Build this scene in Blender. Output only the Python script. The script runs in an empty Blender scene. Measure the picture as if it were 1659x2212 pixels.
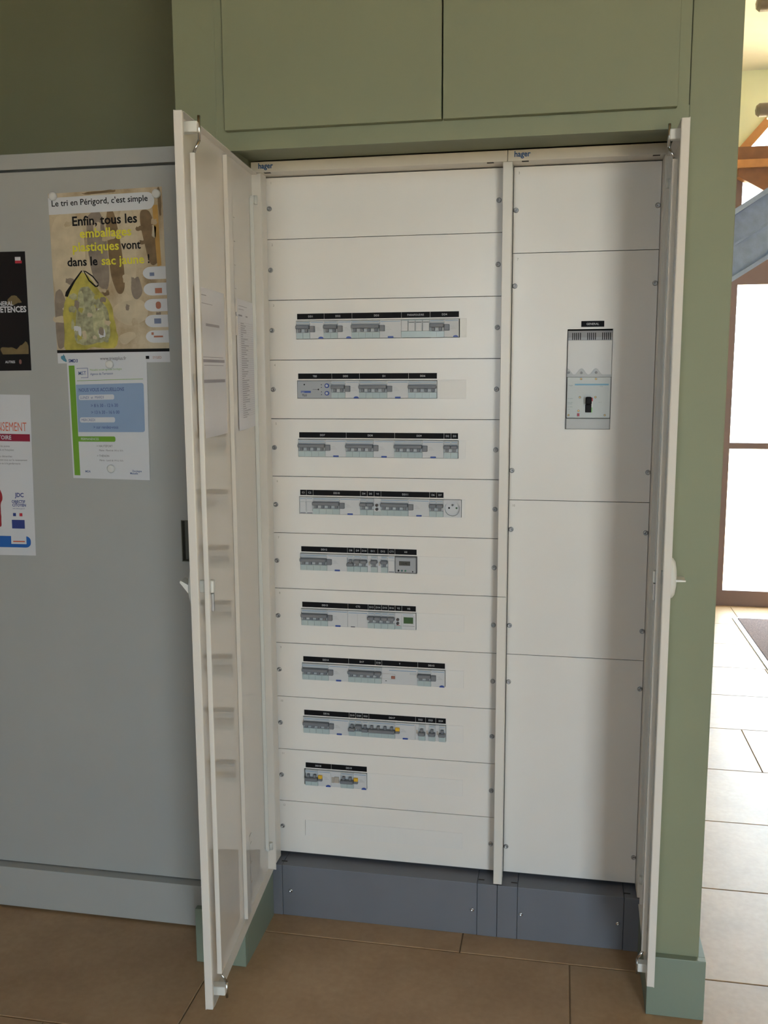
import bpy, bmesh, math, random
from mathutils import Vector, Matrix

random.seed(7)
scene = bpy.context.scene
COL = scene.collection

# ------------------------------------------------------------------ camera
CAM = Vector((0.7434, -2.3428, 1.476))
YAW, PITCH, ROLL, FPX = 0.1862, -0.1488, 0.0046, 2020.56
R = Matrix.Rotation(YAW, 3, 'Z') @ Matrix.Rotation(PITCH, 3, 'X') @ Matrix.Rotation(ROLL, 3, 'Y')
cam_d = bpy.data.cameras.new('camera')
cam_d.sensor_fit = 'VERTICAL'
cam_d.sensor_height = 24.0
cam_d.lens = 24.0 * FPX / 2212.0
cam_d.clip_start = 0.05
cam = bpy.data.objects.new('camera', cam_d)
COL.objects.link(cam)
mw = Matrix.Identity(4)
for i in range(3):
    mw[i][0] = R[i][0]; mw[i][1] = R[i][2]; mw[i][2] = -R[i][1]; mw[i][3] = CAM[i]
cam.matrix_world = mw
scene.camera = cam

# ------------------------------------------------------------------ world, sun, window light, exposure
world = bpy.data.worlds.new('sky')
scene.world = world
world.use_nodes = True
wn = world.node_tree.nodes; wl = world.node_tree.links
wn.clear()
bg = wn.new('ShaderNodeBackground'); wo = wn.new('ShaderNodeOutputWorld')
bg.inputs['Color'].default_value = (0.74, 0.85, 1.0, 1)
bg.inputs['Strength'].default_value = 5.0
wl.new(bg.outputs[0], wo.inputs[0])

sun_d = bpy.data.lights.new('sun', 'SUN')
sun_d.energy = 20.0; sun_d.angle = 0.01; sun_d.color = (1.0, 0.93, 0.80)
sun = bpy.data.objects.new('sun', sun_d); COL.objects.link(sun)
sun.rotation_euler = Vector((0.85, -0.45, -1.0)).to_track_quat('-Z', 'Y').to_euler()
sun.location = (-6, 6, 9)

def window_portal(name, loc, direction, sx, sy):
    """guides the sky light through a window opening; gives no light of its own"""
    d = bpy.data.lights.new(name, 'AREA')
    d.shape = 'RECTANGLE'; d.size = sx; d.size_y = sy
    d.cycles.is_portal = True
    o = bpy.data.objects.new(name, d); COL.objects.link(o)
    o.location = loc
    o.rotation_euler = Vector(direction).to_track_quat('-Z', 'Z').to_euler()
    return o
# two openings behind the photographer: a tall glazed door to the right and a small window added for fill light
BACKW = ((1.75, 2.75, 0.06, 2.60), (-0.15, 0.45, 1.05, 2.45))
for a, b, c, d in BACKW:
    window_portal('window_portal', ((a + b) / 2, -5.12, (c + d) / 2), (0, 1, 0), b - a, d - c)
window_portal('glazing_portal', (2.4, 3.90, 1.6), (0, -1, 0), 1.4, 3.2)

scene.view_settings.view_transform = 'Standard'
scene.view_settings.look = 'None'
scene.view_settings.gamma = 1.0
scene.view_settings.use_curve_mapping = False
scene.view_settings.exposure = 2.0

# ------------------------------------------------------------------ materials
MATS = {}
def mat(name, col, rough=0.5, var=0.04, scale=6.0, bump=0.0, bscale=150.0, metal=0.0, spec=0.5, emit=0.0, coat=0.0):
    if name in MATS:
        return MATS[name]
    m = bpy.data.materials.new(name); m.use_nodes = True
    n = m.node_tree.nodes; l = m.node_tree.links
    b = n['Principled BSDF']
    tc = n.new('ShaderNodeTexCoord')
    nz = n.new('ShaderNodeTexNoise'); nz.inputs['Scale'].default_value = scale; nz.inputs['Detail'].default_value = 4
    l.new(tc.outputs['Object'], nz.inputs['Vector'])
    rp = n.new('ShaderNodeValToRGB')
    c0 = [max(0, c * (1 - var)) for c in col]; c1 = [min(1, c * (1 + var)) for c in col]
    rp.color_ramp.elements[0].position = 0.3; rp.color_ramp.elements[1].position = 0.7
    rp.color_ramp.elements[0].color = (*c0, 1); rp.color_ramp.elements[1].color = (*c1, 1)
    l.new(nz.outputs['Fac'], rp.inputs['Fac'])
    l.new(rp.outputs['Color'], b.inputs['Base Color'])
    b.inputs['Roughness'].default_value = rough
    b.inputs['Metallic'].default_value = metal
    b.inputs['Specular IOR Level'].default_value = spec
    if coat:
        b.inputs['Coat Weight'].default_value = coat; b.inputs['Coat Roughness'].default_value = 0.12
    if bump:
        n2 = n.new('ShaderNodeTexNoise'); n2.inputs['Scale'].default_value = bscale
        l.new(tc.outputs['Object'], n2.inputs['Vector'])
        bp = n.new('ShaderNodeBump'); bp.inputs['Strength'].default_value = bump; bp.inputs['Distance'].default_value = 0.002
        l.new(n2.outputs['Fac'], bp.inputs['Height']); l.new(bp.outputs['Normal'], b.inputs['Normal'])
    if emit:
        b.inputs['Emission Color'].default_value = (*col, 1); b.inputs['Emission Strength'].default_value = emit
    MATS[name] = m
    return m

def glass_mat():
    m = bpy.data.materials.new('window_glass'); m.use_nodes = True
    n = m.node_tree.nodes; l = m.node_tree.links; n.clear()
    o = n.new('ShaderNodeOutputMaterial'); mx = n.new('ShaderNodeMixShader')
    t = n.new('ShaderNodeBsdfTransparent'); g = n.new('ShaderNodeBsdfGlossy'); f = n.new('ShaderNodeValue')
    g.inputs['Roughness'].default_value = 0.02; f.outputs[0].default_value = 0.05
    t.inputs['Color'].default_value = (0.93, 0.96, 0.94, 1)
    l.new(f.outputs[0], mx.inputs[0]); l.new(t.outputs[0], mx.inputs[1]); l.new(g.outputs[0], mx.inputs[2])
    l.new(mx.outputs[0], o.inputs[0])
    return m
GLASS = glass_mat()

def photo_mat():
    """printed photograph of a stone yard: blotchy beige and brown"""
    m = bpy.data.materials.new('poster_photo_print'); m.use_nodes = True
    n = m.node_tree.nodes; l = m.node_tree.links; b = n['Principled BSDF']
    tc = n.new('ShaderNodeTexCoord'); mp = n.new('ShaderNodeMapping')
    mp.inputs['Scale'].default_value = (1.0, 1.0, 0.7)
    l.new(tc.outputs['Object'], mp.inputs['Vector'])
    a = n.new('ShaderNodeTexNoise'); a.inputs['Scale'].default_value = 14; a.inputs['Detail'].default_value = 8; a.inputs['Roughness'].default_value = 0.65
    v = n.new('ShaderNodeTexVoronoi'); v.inputs['Scale'].default_value = 22
    l.new(mp.outputs[0], a.inputs['Vector']); l.new(mp.outputs[0], v.inputs['Vector'])
    mm = n.new('ShaderNodeMath'); mm.operation = 'MULTIPLY_ADD'; mm.inputs[1].default_value = 0.25
    l.new(v.outputs['Distance'], mm.inputs[0]); l.new(a.outputs['Fac'], mm.inputs[2])
    r = n.new('ShaderNodeValToRGB')
    e = r.color_ramp.elements
    e[0].position = 0.36; e[0].color = (0.16, 0.10, 0.05, 1)
    e[1].position = 0.75; e[1].color = (0.58, 0.49, 0.35, 1)
    k = e.new(0.52); k.color = (0.42, 0.32, 0.20, 1)
    l.new(mm.outputs[0], r.inputs['Fac']); l.new(r.outputs['Color'], b.inputs['Base Color'])
    b.inputs['Roughness'].default_value = 0.35
    MATS['photo'] = m
    return m
PHOTO = photo_mat()

def tile_mat(i):
    random.seed(100 + i)
    m = bpy.data.materials.new('floor_tile_stone_%d' % i); m.use_nodes = True
    n = m.node_tree.nodes; l = m.node_tree.links; b = n['Principled BSDF']
    tc = n.new('ShaderNodeTexCoord')
    mp = n.new('ShaderNodeMapping'); mp.inputs['Location'].default_value = (random.uniform(0, 9), random.uniform(0, 9), 0)
    l.new(tc.outputs['Object'], mp.inputs['Vector'])
    a = n.new('ShaderNodeTexNoise'); a.inputs['Scale'].default_value = 3.2; a.inputs['Detail'].default_value = 7; a.inputs['Roughness'].default_value = 0.6
    f = n.new('ShaderNodeTexNoise'); f.inputs['Scale'].default_value = 60; f.inputs['Detail'].default_value = 3
    l.new(mp.outputs[0], a.inputs['Vector']); l.new(mp.outputs[0], f.inputs['Vector'])
    s = n.new('ShaderNodeMath'); s.operation = 'MULTIPLY_ADD'; s.inputs[1].default_value = 0.3
    l.new(f.outputs['Fac'], s.inputs[0]); l.new(a.outputs['Fac'], s.inputs[2])
    r = n.new('ShaderNodeValToRGB'); e = r.color_ramp.elements
    k = random.uniform(0.94, 1.06)
    e[0].position = 0.42; e[0].color = (0.33 * k, 0.205 * k, 0.108 * k, 1)
    e[1].position = 0.90; e[1].color = (0.48 * k, 0.330 * k, 0.195 * k, 1)
    l.new(s.outputs[0], r.inputs['Fac']); l.new(r.outputs['Color'], b.inputs['Base Color'])
    b.inputs['Roughness'].default_value = 0.42
    return m
TILES = [tile_mat(i) for i in range(5)]

WHITE = mat('enclosure_white_paint', (0.76, 0.715, 0.65), 0.32, 0.02, bump=0.02)
DOORW = mat('door_inner_white_paint', (0.74, 0.70, 0.645), 0.07, 0.02, bump=0.002, bscale=30)
PLATE = mat('cover_plate_white', (0.79, 0.750, 0.705), 0.30, 0.015, bump=0.015, bscale=220)
BLANK = mat('blanking_strip_white', (0.775, 0.745, 0.71), 0.4, 0.01)
DARKIN = mat('enclosure_inside_grey', (0.10, 0.10, 0.09), 0.7)
PLINTH = mat('plinth_grey_paint', (0.160, 0.165, 0.188), 0.5, 0.05, bump=0.06)
GREEN = mat('green_wall_paint', (0.232, 0.252, 0.160), 0.6, 0.03, scale=3, bump=0.05, bscale=90)
GREENB = mat('green_skirting_paint', (0.215, 0.262, 0.205), 0.5, 0.03, scale=3, bump=0.05, bscale=90)
CABG = mat('cabinet_grey_paint', (0.395, 0.40, 0.385), 0.42, 0.02, bump=0.03)
GROUT = mat('grout', (0.30, 0.22, 0.145), 0.9)
SCREW = mat('zinc_screw_metal', (0.42, 0.42, 0.43), 0.35, 0.05, metal=1.0)
CHROME = mat('steel_rod_metal', (0.62, 0.62, 0.62), 0.22, metal=1.0)
BLACK = mat('black_label_plastic', (0.006, 0.005, 0.006), 0.6, spec=0.15)
INKW = mat('white_engraving', (0.55, 0.55, 0.55), 0.6)
MCBW = mat('device_light_grey_plastic', (0.58, 0.58, 0.585), 0.45, 0.03)
MCBT = mat('device_top_grey_plastic', (0.50, 0.515, 0.52), 0.45, 0.03)
MCBC = mat('device_bluish_label_cover', (0.42, 0.49, 0.49), 0.25, 0.04)
TOGG = mat('toggle_dark_grey_plastic', (0.185, 0.187, 0.200), 0.45, 0.05)
BLUEB = mat('test_button_blue', (0.035, 0.075, 0.32), 0.35)
BLUEL = mat('printed_blue_line', (0.09, 0.24, 0.42), 0.5)
YELT = mat('toggle_yellow', (0.72, 0.42, 0.03), 0.4)
BEIGE = mat('device_beige_plastic', (0.42, 0.36, 0.30), 0.5)
REDP = mat('printed_red', (0.50, 0.03, 0.05), 0.5)
GREENP = mat('printed_green', (0.25, 0.55, 0.18), 0.5)
LCDG = mat('lcd_green', (0.06, 0.12, 0.05), 0.2)
LCDB = mat('lcd_brown_grey', (0.10, 0.095, 0.08), 0.2)
GREYD = mat('device_frame_dark_grey', (0.12, 0.12, 0.13), 0.4)
CLOCK = mat('clock_face_grey', (0.36, 0.37, 0.385), 0.4)
LOGOB = mat('logo_blue', (0.02, 0.10, 0.30), 0.5)
PAPER = mat('office_paper', (0.74, 0.73, 0.78), 0.28, 0.02)
PAPERW = mat('poster_paper_white', (0.62, 0.63, 0.66), 0.55, 0.02)
INK = mat('printed_grey_ink', (0.12, 0.11, 0.13), 0.7)
INKK = mat('printed_black_ink', (0.012, 0.010, 0.010), 0.6, spec=0.2)
NAVY = mat('printed_navy', (0.03, 0.05, 0.22), 0.5)
MAGW = mat('magnet_white_plastic', (0.66, 0.66, 0.64), 0.35)
PLAST = mat('white_plastic', (0.70, 0.70, 0.66), 0.35)
BRASS = mat('brass_screw', (0.30, 0.21, 0.10), 0.35, metal=1.0)

# ------------------------------------------------------------------ mesh helpers
def box(bm, x0, x1, y0, y1, z0, z1, mi=0):
    vs = [bm.verts.new((x, y, z)) for x in (x0, x1) for y in (y0, y1) for z in (z0, z1)]
    for idx in ((0, 1, 3, 2), (4, 6, 7, 5), (0, 4, 5, 1), (2, 3, 7, 6), (0, 2, 6, 4), (1, 5, 7, 3)):
        f = bm.faces.new([vs[i] for i in idx]); f.material_index = mi
    return vs

def bbox(x0, x1, y0, y1, z0, z1, bev=0.001, seg=2):
    """a box with rounded edges, as a bmesh"""
    bm = bmesh.new(); box(bm, x0, x1, y0, y1, z0, z1)
    bmesh.ops.bevel(bm, geom=bm.edges[:], offset=bev, segments=seg, profile=0.5, affect='EDGES')
    return bm

def prism(bm, pts, axis, a0, a1, mi=0):
    """extrude a closed 2-D outline along an axis; axis 'x': pts=(y,z), 'y': pts=(x,z), 'z': pts=(x,y)"""
    def p3(p, a):
        return {'x': (a, p[0], p[1]), 'y': (p[0], a, p[1]), 'z': (p[0], p[1], a)}[axis]
    A = [bm.verts.new(p3(p, a0)) for p in pts]; B = [bm.verts.new(p3(p, a1)) for p in pts]
    n = len(pts); fs = [bm.faces.new(A), bm.faces.new(B[::-1])]
    for i in range(n):
        fs.append(bm.faces.new((A[i], B[i], B[(i + 1) % n], A[(i + 1) % n])))
    for f in fs: f.material_index = mi
    return fs

def cyl(bm, p0, p1, r0, r1=None, seg=16, mi=0, cap=True):
    p0 = Vector(p0); p1 = Vector(p1); r1 = r0 if r1 is None else r1
    d = (p1 - p0).normalized(); u = d.orthogonal().normalized(); v = d.cross(u)
    A = []; B = []
    for i in range(seg):
        a = 2 * math.pi * i / seg; w = u * math.cos(a) + v * math.sin(a)
        A.append(bm.verts.new(p0 + w * r0)); B.append(bm.verts.new(p1 + w * r1))
    for i in range(seg):
        f = bm.faces.new((A[i], A[(i + 1) % seg], B[(i + 1) % seg], B[i])); f.material_index = mi; f.smooth = True
    if cap:
        f = bm.faces.new(A[::-1]); f.material_index = mi
        f = bm.faces.new(B); f.material_index = mi

def tube(bm, pts, r, seg=8, mi=0):
    for a, b in zip(pts[:-1], pts[1:]):
        cyl(bm, a, b, r, seg=seg, mi=mi)

def lathe_y(bm, cx, cz, prof, seg=20, mi=0):
    """surface of revolution about an axis parallel to Y; prof = [(radius, y), ...]"""
    rings = []
    for r, y in prof:
        if r < 1e-6:
            rings.append([bm.verts.new((cx, y, cz))])
        else:
            rings.append([bm.verts.new((cx + r * math.cos(2 * math.pi * i / seg), y, cz + r * math.sin(2 * math.pi * i / seg))) for i in range(seg)])
    for a, b in zip(rings[:-1], rings[1:]):
        for i in range(seg):
            j = (i + 1) % seg
            if len(a) == 1 and len(b) == 1: continue
            if len(a) == 1: f = bm.faces.new((a[0], b[i], b[j]))
            elif len(b) == 1: f = bm.faces.new((a[i], b[0], a[j]))
            else: f = bm.faces.new((a[i], b[i], b[j], a[j]))
            f.smooth = True; f.material_index = mi

TXT = {}
def text_pts(s, h, bold=0.0, xs=1.0, align='CENTER'):
    """flat lettering: vertices (x, z) and faces, cap height about h, centred on 0"""
    key = (s, bold)
    if key not in TXT:
        c = bpy.data.curves.new('t', 'FONT'); c.body = s; c.size = 1.0; c.resolution_u = 2; c.offset = bold
        o = bpy.data.objects.new('t', c); me = bpy.data.meshes.new_from_object(o)
        TXT[key] = ([tuple(v.co[:2]) for v in me.vertices], [tuple(p.vertices) for p in me.polygons])
        bpy.data.objects.remove(o); bpy.data.meshes.remove(me); bpy.data.curves.remove(c)
    vs, fs = TXT[key]
    k = h / 0.69
    x0 = min(v[0] for v in vs); x1 = max(v[0] for v in vs)
    ox = {'CENTER': (x0 + x1) / 2, 'LEFT': x0, 'RIGHT': x1}[align]
    return [((x - ox) * k * xs, y * k - h / 2) for x, y in vs], fs

def add_text(bm, s, h, cx, y, cz, mi=0, bold=0.0, xs=1.0, align='CENTER', fn=None):
    vs, fs = text_pts(s, h, bold, xs, align)
    V = [bm.verts.new(fn(x, z) if fn else (cx + x, y, cz + z)) for x, z in vs]
    for f in fs:
        try:
            g = bm.faces.new([V[i] for i in f]); g.material_index = mi
        except ValueError:
            pass

WLOC = {}
def obj(name, bm, m, parent=None, origin=None, normals=True, shift=(0, 0, 0)):
    """link a bmesh given in world coordinates as one mesh object with its origin at its base"""
    if normals: bmesh.ops.recalc_face_normals(bm, faces=bm.faces[:])
    if origin is None:
        xs = [v.co.x for v in bm.verts]; ys = [v.co.y for v in bm.verts]; zs = [v.co.z for v in bm.verts]
        origin = Vector(((min(xs) + max(xs)) / 2, (min(ys) + max(ys)) / 2, min(zs)))
    origin = Vector(origin)
    for v in bm.verts: v.co -= origin
    me = bpy.data.meshes.new(name); bm.to_mesh(me); bm.free()
    for mm in (m if isinstance(m, (list, tuple)) else [m]): me.materials.append(mm)
    o = bpy.data.objects.new(name, me); COL.objects.link(o)
    return place(o, origin, parent)

def place(o, loc, parent=None):
    loc = Vector(loc)
    WLOC[o] = loc
    if parent is not None:
        o.parent = parent; o.location = loc - WLOC[parent]
    else:
        o.location = loc
    return o

def inst(name, me, loc, parent=None):
    o = bpy.data.objects.new(name, me); COL.objects.link(o)
    return place(o, loc, parent)

def empty(name, loc, parent=None):
    o = bpy.data.objects.new(name, None); COL.objects.link(o); o.empty_display_size = 0.05
    return place(o, loc, parent)

def tag(o, label, cat, group=None):
    o['label'] = label; o['category'] = cat
    if group: o['group'] = group
    return o

def struct(o, label=None):
    o['kind'] = 'structure'
    if label: o['label'] = label
    return o

def sbox(name, x0, x1, y0, y1, z0, z1, m, label=None, parent=None, bev=0.0):
    bm = bmesh.new(); box(bm, x0, x1, y0, y1, z0, z1)
    if bev: bmesh.ops.bevel(bm, geom=bm.edges[:], offset=bev, segments=2, profile=0.5, affect='EDGES')
    o = obj(name, bm, m, parent)
    if parent is None: struct(o, label)
    return o

MESH = {}
def mesh(key, build, m):
    """cached mesh data in local coordinates, shared between alike pieces"""
    if key not in MESH:
        bm = bmesh.new(); r = build(bm)
        bmesh.ops.recalc_face_normals(bm, faces=bm.faces[:])
        me = bpy.data.meshes.new(key); bm.to_mesh(me); bm.free()
        for mm in (m if isinstance(m, (list, tuple)) else [m]): me.materials.append(mm)
        MESH[key] = me
    return MESH[key]

# ------------------------------------------------------------------ the setting: floor, walls, ceiling
CEIL = 3.21
FX0, FX1, FY0, FY1 = -3.2, 4.6, -5.0, 3.75
floor = struct(sbox('floor', FX0, FX1, FY0, FY1, -0.12, -0.004, GROUT), 'beige stone tile floor with dark joints')
TL, TW, G = 0.882, 0.4275, 0.0026
offs = {0: 0.797, 1: 0.52, 2: 0.05, 3: 1.05, 4: 1.511, 5: 0.40}
k0 = int(math.floor((FY0 + 0.1375) / TW))
for k in range(k0, 12):
    ya, yb = -0.1375 + (k - 1) * TW, -0.1375 + k * TW
    ya, yb = max(ya, FY0), min(yb, FY1)
    if yb - ya < 0.02: continue
    off = offs.get(k, 0.797 + 0.31 * k) % TL
    x = FX0 - TL + (off - FX0) % TL
    while x < FX1:
        xa, xb = max(x, FX0), min(x + TL, FX1)
        x += TL
        if xb - xa < 0.02: continue
        ti = random.randrange(5)
        key = 'tile_%.3f_%.3f_%d' % (xb - xa, yb - ya, ti)
        def build(bm, w=xb - xa, d=yb - ya):
            a, b = w / 2 - G / 2, d / 2 - G / 2; e = 0.0015
            lo = [bm.verts.new(p) for p in ((-a, -b, -0.012), (a, -b, -0.012), (a, b, -0.012), (-a, b, -0.012))]
            mi_ = [bm.verts.new(p) for p in ((-a, -b, -e), (a, -b, -e), (a, b, -e), (-a, b, -e))]
            hi = [bm.verts.new(p) for p in ((-a + e, -b + e, 0), (a - e, -b + e, 0), (a - e, b - e, 0), (-a + e, b - e, 0))]
            bm.faces.new(hi)
            for i in range(4):
                j = (i + 1) % 4
                bm.faces.new((lo[i], lo[j], mi_[j], mi_[i])); bm.faces.new((mi_[i], mi_[j], hi[j], hi[i]))
        inst('tile', mesh(key, build, TILES[ti]), ((xa + xb) / 2, (ya + yb) / 2, 0), floor)

WARMC = mat('ceiling_warm_white_paint', (0.80, 0.77, 0.66), 0.8, 0.03)
HALLW = mat('hall_wall_sunlit_green', (0.78, 0.79, 0.56), 0.7, 0.03)  # green wall paint lightened, so strong sunlight sits in the colour
WALLC = mat('room_wall_cream_paint', (0.70, 0.64, 0.52), 0.75, 0.03)
OUTG = mat('outdoor_gravel', (0.57, 0.43, 0.28), 0.9, 0.1, scale=40)
BROWNF = mat('brown_aluminium_frame', (0.16, 0.10, 0.085), 0.4)
WOOD = mat('orange_stained_wood', (0.46, 0.20, 0.06), 0.4, 0.12, scale=18)
WOODD = mat('dark_stained_wood', (0.19, 0.075, 0.025), 0.45, 0.12, scale=18)
STEEL = mat('blue_grey_steel_paint', (0.32, 0.40, 0.60), 0.45, 0.12, scale=25, bump=0.2, bscale=300)

sbox('ceiling', FX0, FX1, FY0, 1.20, CEIL, CEIL + 0.12, mat('ceiling_brown_wood', (0.36, 0.25, 0.12), 0.6, 0.1, scale=12), 'brown wooden ceiling')
sbox('ceiling_hall', FX0, FX1, 1.20, FY1 + 0.1, CEIL, CEIL + 0.12, WARMC, 'cream ceiling of the hall')
sbox('wall_back', FX0, -0.115, 1.10, 1.20, 0, CEIL, GREEN, 'green wall above the grey cabinet')
sbox('wall_left', FX0 - 0.1, FX0, FY0, 1.20, 0, CEIL, WALLC)
sbox('wall_hall_side', 0.90, 1.0, 0.60, FY1, 0, CEIL, HALLW)
sbox('wall_alcove_back', -0.115, 1.083, 0.50, 0.60, 0, CEIL, GREEN)
sbox('wall_alcove_left', -0.115, -0.018, -0.275, 1.20, 0, CEIL, GREEN, 'green pier between grey cabinet and open white door', bev=0.002)
sbox('wall_alcove_right', 0.985, 1.083, -0.275, 0.50, 0, CEIL, GREEN, 'green pier to the right of the electrical cabinets', bev=0.002)
sbox('wall_alcove_header', -0.018, 0.985, -0.275, -0.06, 2.96, CEIL, GREEN)
# skirting round the feet of the two piers
bm = bbox(-0.131, 0.0, -0.293, -0.275, 0, 0.144, 0.0015); b2 = bmesh.new()
box(b2, -0.018, 0.0, -0.275, -0.06, 0, 0.126)
me_ = bpy.data.meshes.new('tmp'); b2.to_mesh(me_); b2.free(); bm.from_mesh(me_); bpy.data.meshes.remove(me_)
struct(obj('baseboard_left', bm, GREENB), 'green skirting block at the foot of the left pier')
bm = bbox(0.969, 1.097, -0.293, -0.275, 0, 0.146, 0.0015); b2 = bmesh.new()
box(b2, 1.083, 1.097, -0.275, 0.5, 0, 0.146); box(b2, 0.969, 0.985, -0.275, -0.06, 0, 0.126)
me_ = bpy.data.meshes.new('tmp'); b2.to_mesh(me_); b2.free(); bm.from_mesh(me_); bpy.data.meshes.remove(me_)
struct(obj('baseboard_right', bm, GREENB), 'green skirting block at the foot of the right pier')

# right side wall of the room and hall
sbox('wall_right', FX1, FX1 + 0.1, FY0, FY1 + 0.1, 0, CEIL, WALLC)

# wall behind the photographer with the glazed door and an added fill window
bm = bmesh.new()
L_, K_ = BACKW[1], BACKW[0]
for a in ((FX0, L_[0], 0, CEIL), (L_[1], K_[0], 0, CEIL), (K_[1], FX1, 0, CEIL), (L_[0], L_[1], 0, L_[2]), (L_[0], L_[1], L_[3], CEIL), (K_[0], K_[1], 0, K_[2]), (K_[0], K_[1], K_[3], CEIL)):
    box(bm, a[0], a[1], FY0 - 0.1, FY0, a[2], a[3])
struct(obj('wall_behind', bm, WALLC))
for n_, (a, b, c, d) in enumerate(BACKW):
    bm = bmesh.new(); y0, y1 = FY0 - 0.07, FY0 - 0.02
    box(bm, a, a + 0.04, y0, y1, c, d); box(bm, b - 0.04, b, y0, y1, c, d)
    box(bm, a + 0.04, b - 0.04, y0, y1, c, c + 0.05); box(bm, a + 0.04, b - 0.04, y0, y1, d - 0.05, d)
    cuts = [a + 0.04, b - 0.04]
    w = struct(obj('window_%d' % (n_ + 1), bm, BROWNF))  # the second frame belongs to the added fill window
    for k in range(0, len(cuts), 2):
        p = bmesh.new(); box(p, cuts[k], cuts[k + 1], FY0 - 0.048, FY0 - 0.042, c + 0.05, d - 0.05); obj('pane', p, GLASS, w)

# ------------------------------------------------------------------ the entrance hall seen past the right pier
HY = 3.75
bm = bmesh.new()
box(bm, 0.90, 1.735, HY, HY + 0.1, 0, CEIL)
prism(bm, [(1.735, 2.765), (2.118, CEIL), (1.735, CEIL)], 'y', HY, HY + 0.1)
box(bm, 3.06, FX1, HY, HY + 0.1, 0, CEIL)
struct(obj('wall_hall_front', bm, HALLW), 'green hall wall under the ceiling, painted pale as if sunlit')
def rail(bm, x0, x1, z0, z1, d0=-0.02, d1=0.05): box(bm, x0, x1, HY + d0, HY + d1, z0, z1)
bm = bmesh.new()
rail(bm, 1.735, 1.775, 0, 2.07); rail(bm, 3.00, 3.06, 0, 2.07)
for a, b in ((1.775, 3.0),):
    rail(bm, a, b, 0, 0.10); rail(bm, a, b, 0.995, 1.032); rail(bm, a, b, 1.985, 2.07)
d1 = struct(obj('door_1', bm, BROWNF), 'brown framed glazed entrance door in the bright hall')
for a, b in ((1.775, 3.0),):
    for c, d in ((0.10, 0.995), (1.032, 1.985)):
        p = bmesh.new(); box(p, a, b, HY + 0.012, HY + 0.018, c, d); obj('pane', p, GLASS, d1)
bm = bmesh.new()
rail(bm, 1.735, 1.775, 2.07, 2.645); rail(bm, 3.0, 3.06, 2.07, 2.645); rail(bm, 1.775, 3.0, 2.07, 2.13)
w4 = struct(obj('window_3', bm, BROWNF), 'brown framed glazing above the entrance door')
for a, b in ((1.775, 3.0),):
    p = bmesh.new(); box(p, a, b, HY + 0.012, HY + 0.018, 2.13, 2.645); obj('pane', p, GLASS, w4)
bm = bmesh.new()
prism(bm, [(1.80, 2.765), (3.06, 2.765), (3.06, CEIL), (2.183, CEIL)], 'y', HY + 0.012, HY + 0.018)
w5 = struct(obj('window_4', bm, GLASS), 'gable glazing above the orange wooden beam')
bm = bmesh.new(); prism(bm, [(1.99, 2.765), (2.02, 2.765), (2.40, CEIL), (2.37, CEIL)], 'y', HY - 0.01, HY + 0.03)
obj('glazing_bar', bm, WOODD, w5)
sbox('trim_1', 1.60, 3.30, HY - 0.09, HY + 0.06, 2.69, 2.765, WOODD, 'dark brown wooden beam across the hall glazing')
sbox('trim_2', 1.60, 3.30, HY - 0.11, HY + 0.06, 2.645, 2.69, WOOD, 'orange wooden lower edge of the hall beam')
bm = bmesh.new(); prism(bm, [(1.735, 2.765), (1.80, 2.765), (2.183, CEIL), (2.118, CEIL)], 'y', HY - 0.06, HY + 0.08)
struct(obj('trim_3', bm, WOOD), 'orange wooden rafter rising to the right in the hall')
bm = bmesh.new(); prism(bm, [(1.735, 2.60), (1.735, 2.645), (1.90, 2.645), (2.20, 2.40), (2.16, 2.355)], 'y', HY - 0.09, HY - 0.02)
struct(obj('trim_4', bm, WOODD), 'dark wooden brace under the orange beam')

# painted steel girder crossing the hall at a slant
gy = 2.40; sl = 0.645
def girder(x0, x1):
    t = empty('steel_girder', (x0, gy, 1.6))
    tag(t, 'slanting blue-grey steel girder in the bright hall behind the right pier', 'girder')
    def zc(x): return 1.883 + sl * (x - 1.5124)
    def strip(name, lo, hi, d0, d1):
        bm = bmesh.new()
        prism(bm, [(x0, zc(x0) + lo), (x1, zc(x1) + lo), (x1, zc(x1) + hi), (x0, zc(x0) + hi)], 'y', gy + d0, gy + d1)
        obj(name, bm, STEEL, t)
    strip('lower_flange', 0.0, 0.022, -0.10, 0.10)
    strip('web', 0.022, 0.300, -0.012, 0.012)
    strip('upper_flange', 0.300, 0.326, -0.10, 0.10)
    strip('weld_seam', 0.160, 0.172, -0.030, -0.012)
    bm = bmesh.new(); box(bm, x0, x0 + 0.12, gy - 0.08, gy + 0.08, 0, zc(x0) + 0.32); obj('post', bm, STEEL, t)
girder(1.22, 3.4)

def spotlight(loc, label):
    t = empty('hall_spotlight', (loc[0], loc[1], loc[2])); tag(t, label, 'spotlight')
    x, y, z = loc
    hm = mat('spotlight_brown_housing', (0.14, 0.11, 0.08), 0.4); lm = mat('spotlight_lens', (0.9, 0.88, 0.8), 0.3)
    bm = bmesh.new()
    prof = [(-0.055, 0.0), (-0.05, 0.022), (-0.035, 0.034), (0.09, 0.034), (0.09, 0.0)]
    pts = [Vector((x + p[0], y, z)) for p in prof]
    for (a, ra), (b, rb) in zip(zip(pts, [p[1] for p in prof]), zip(pts[1:], [p[1] for p in prof[1:]])):
        if (b - a).length < 1e-5: continue
        cyl(bm, a, b, max(ra, 1e-4), rb, seg=20, cap=False)
    obj('housing', bm, hm, t)
    bm = bmesh.new(); cyl(bm, (x + 0.03, y, z - 0.030), (x + 0.03, y, z - 0.044), 0.026, seg=20); obj('lens', bm, lm, t)
    bm = bmesh.new(); cyl(bm, (x + 0.05, y, z + 0.03), (x + 0.05, y, CEIL), 0.006, seg=10); obj('stem', bm, hm, t)
spotlight((1.748, 3.0, 2.80), 'brown spotlight above the orange hall beam')
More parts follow.
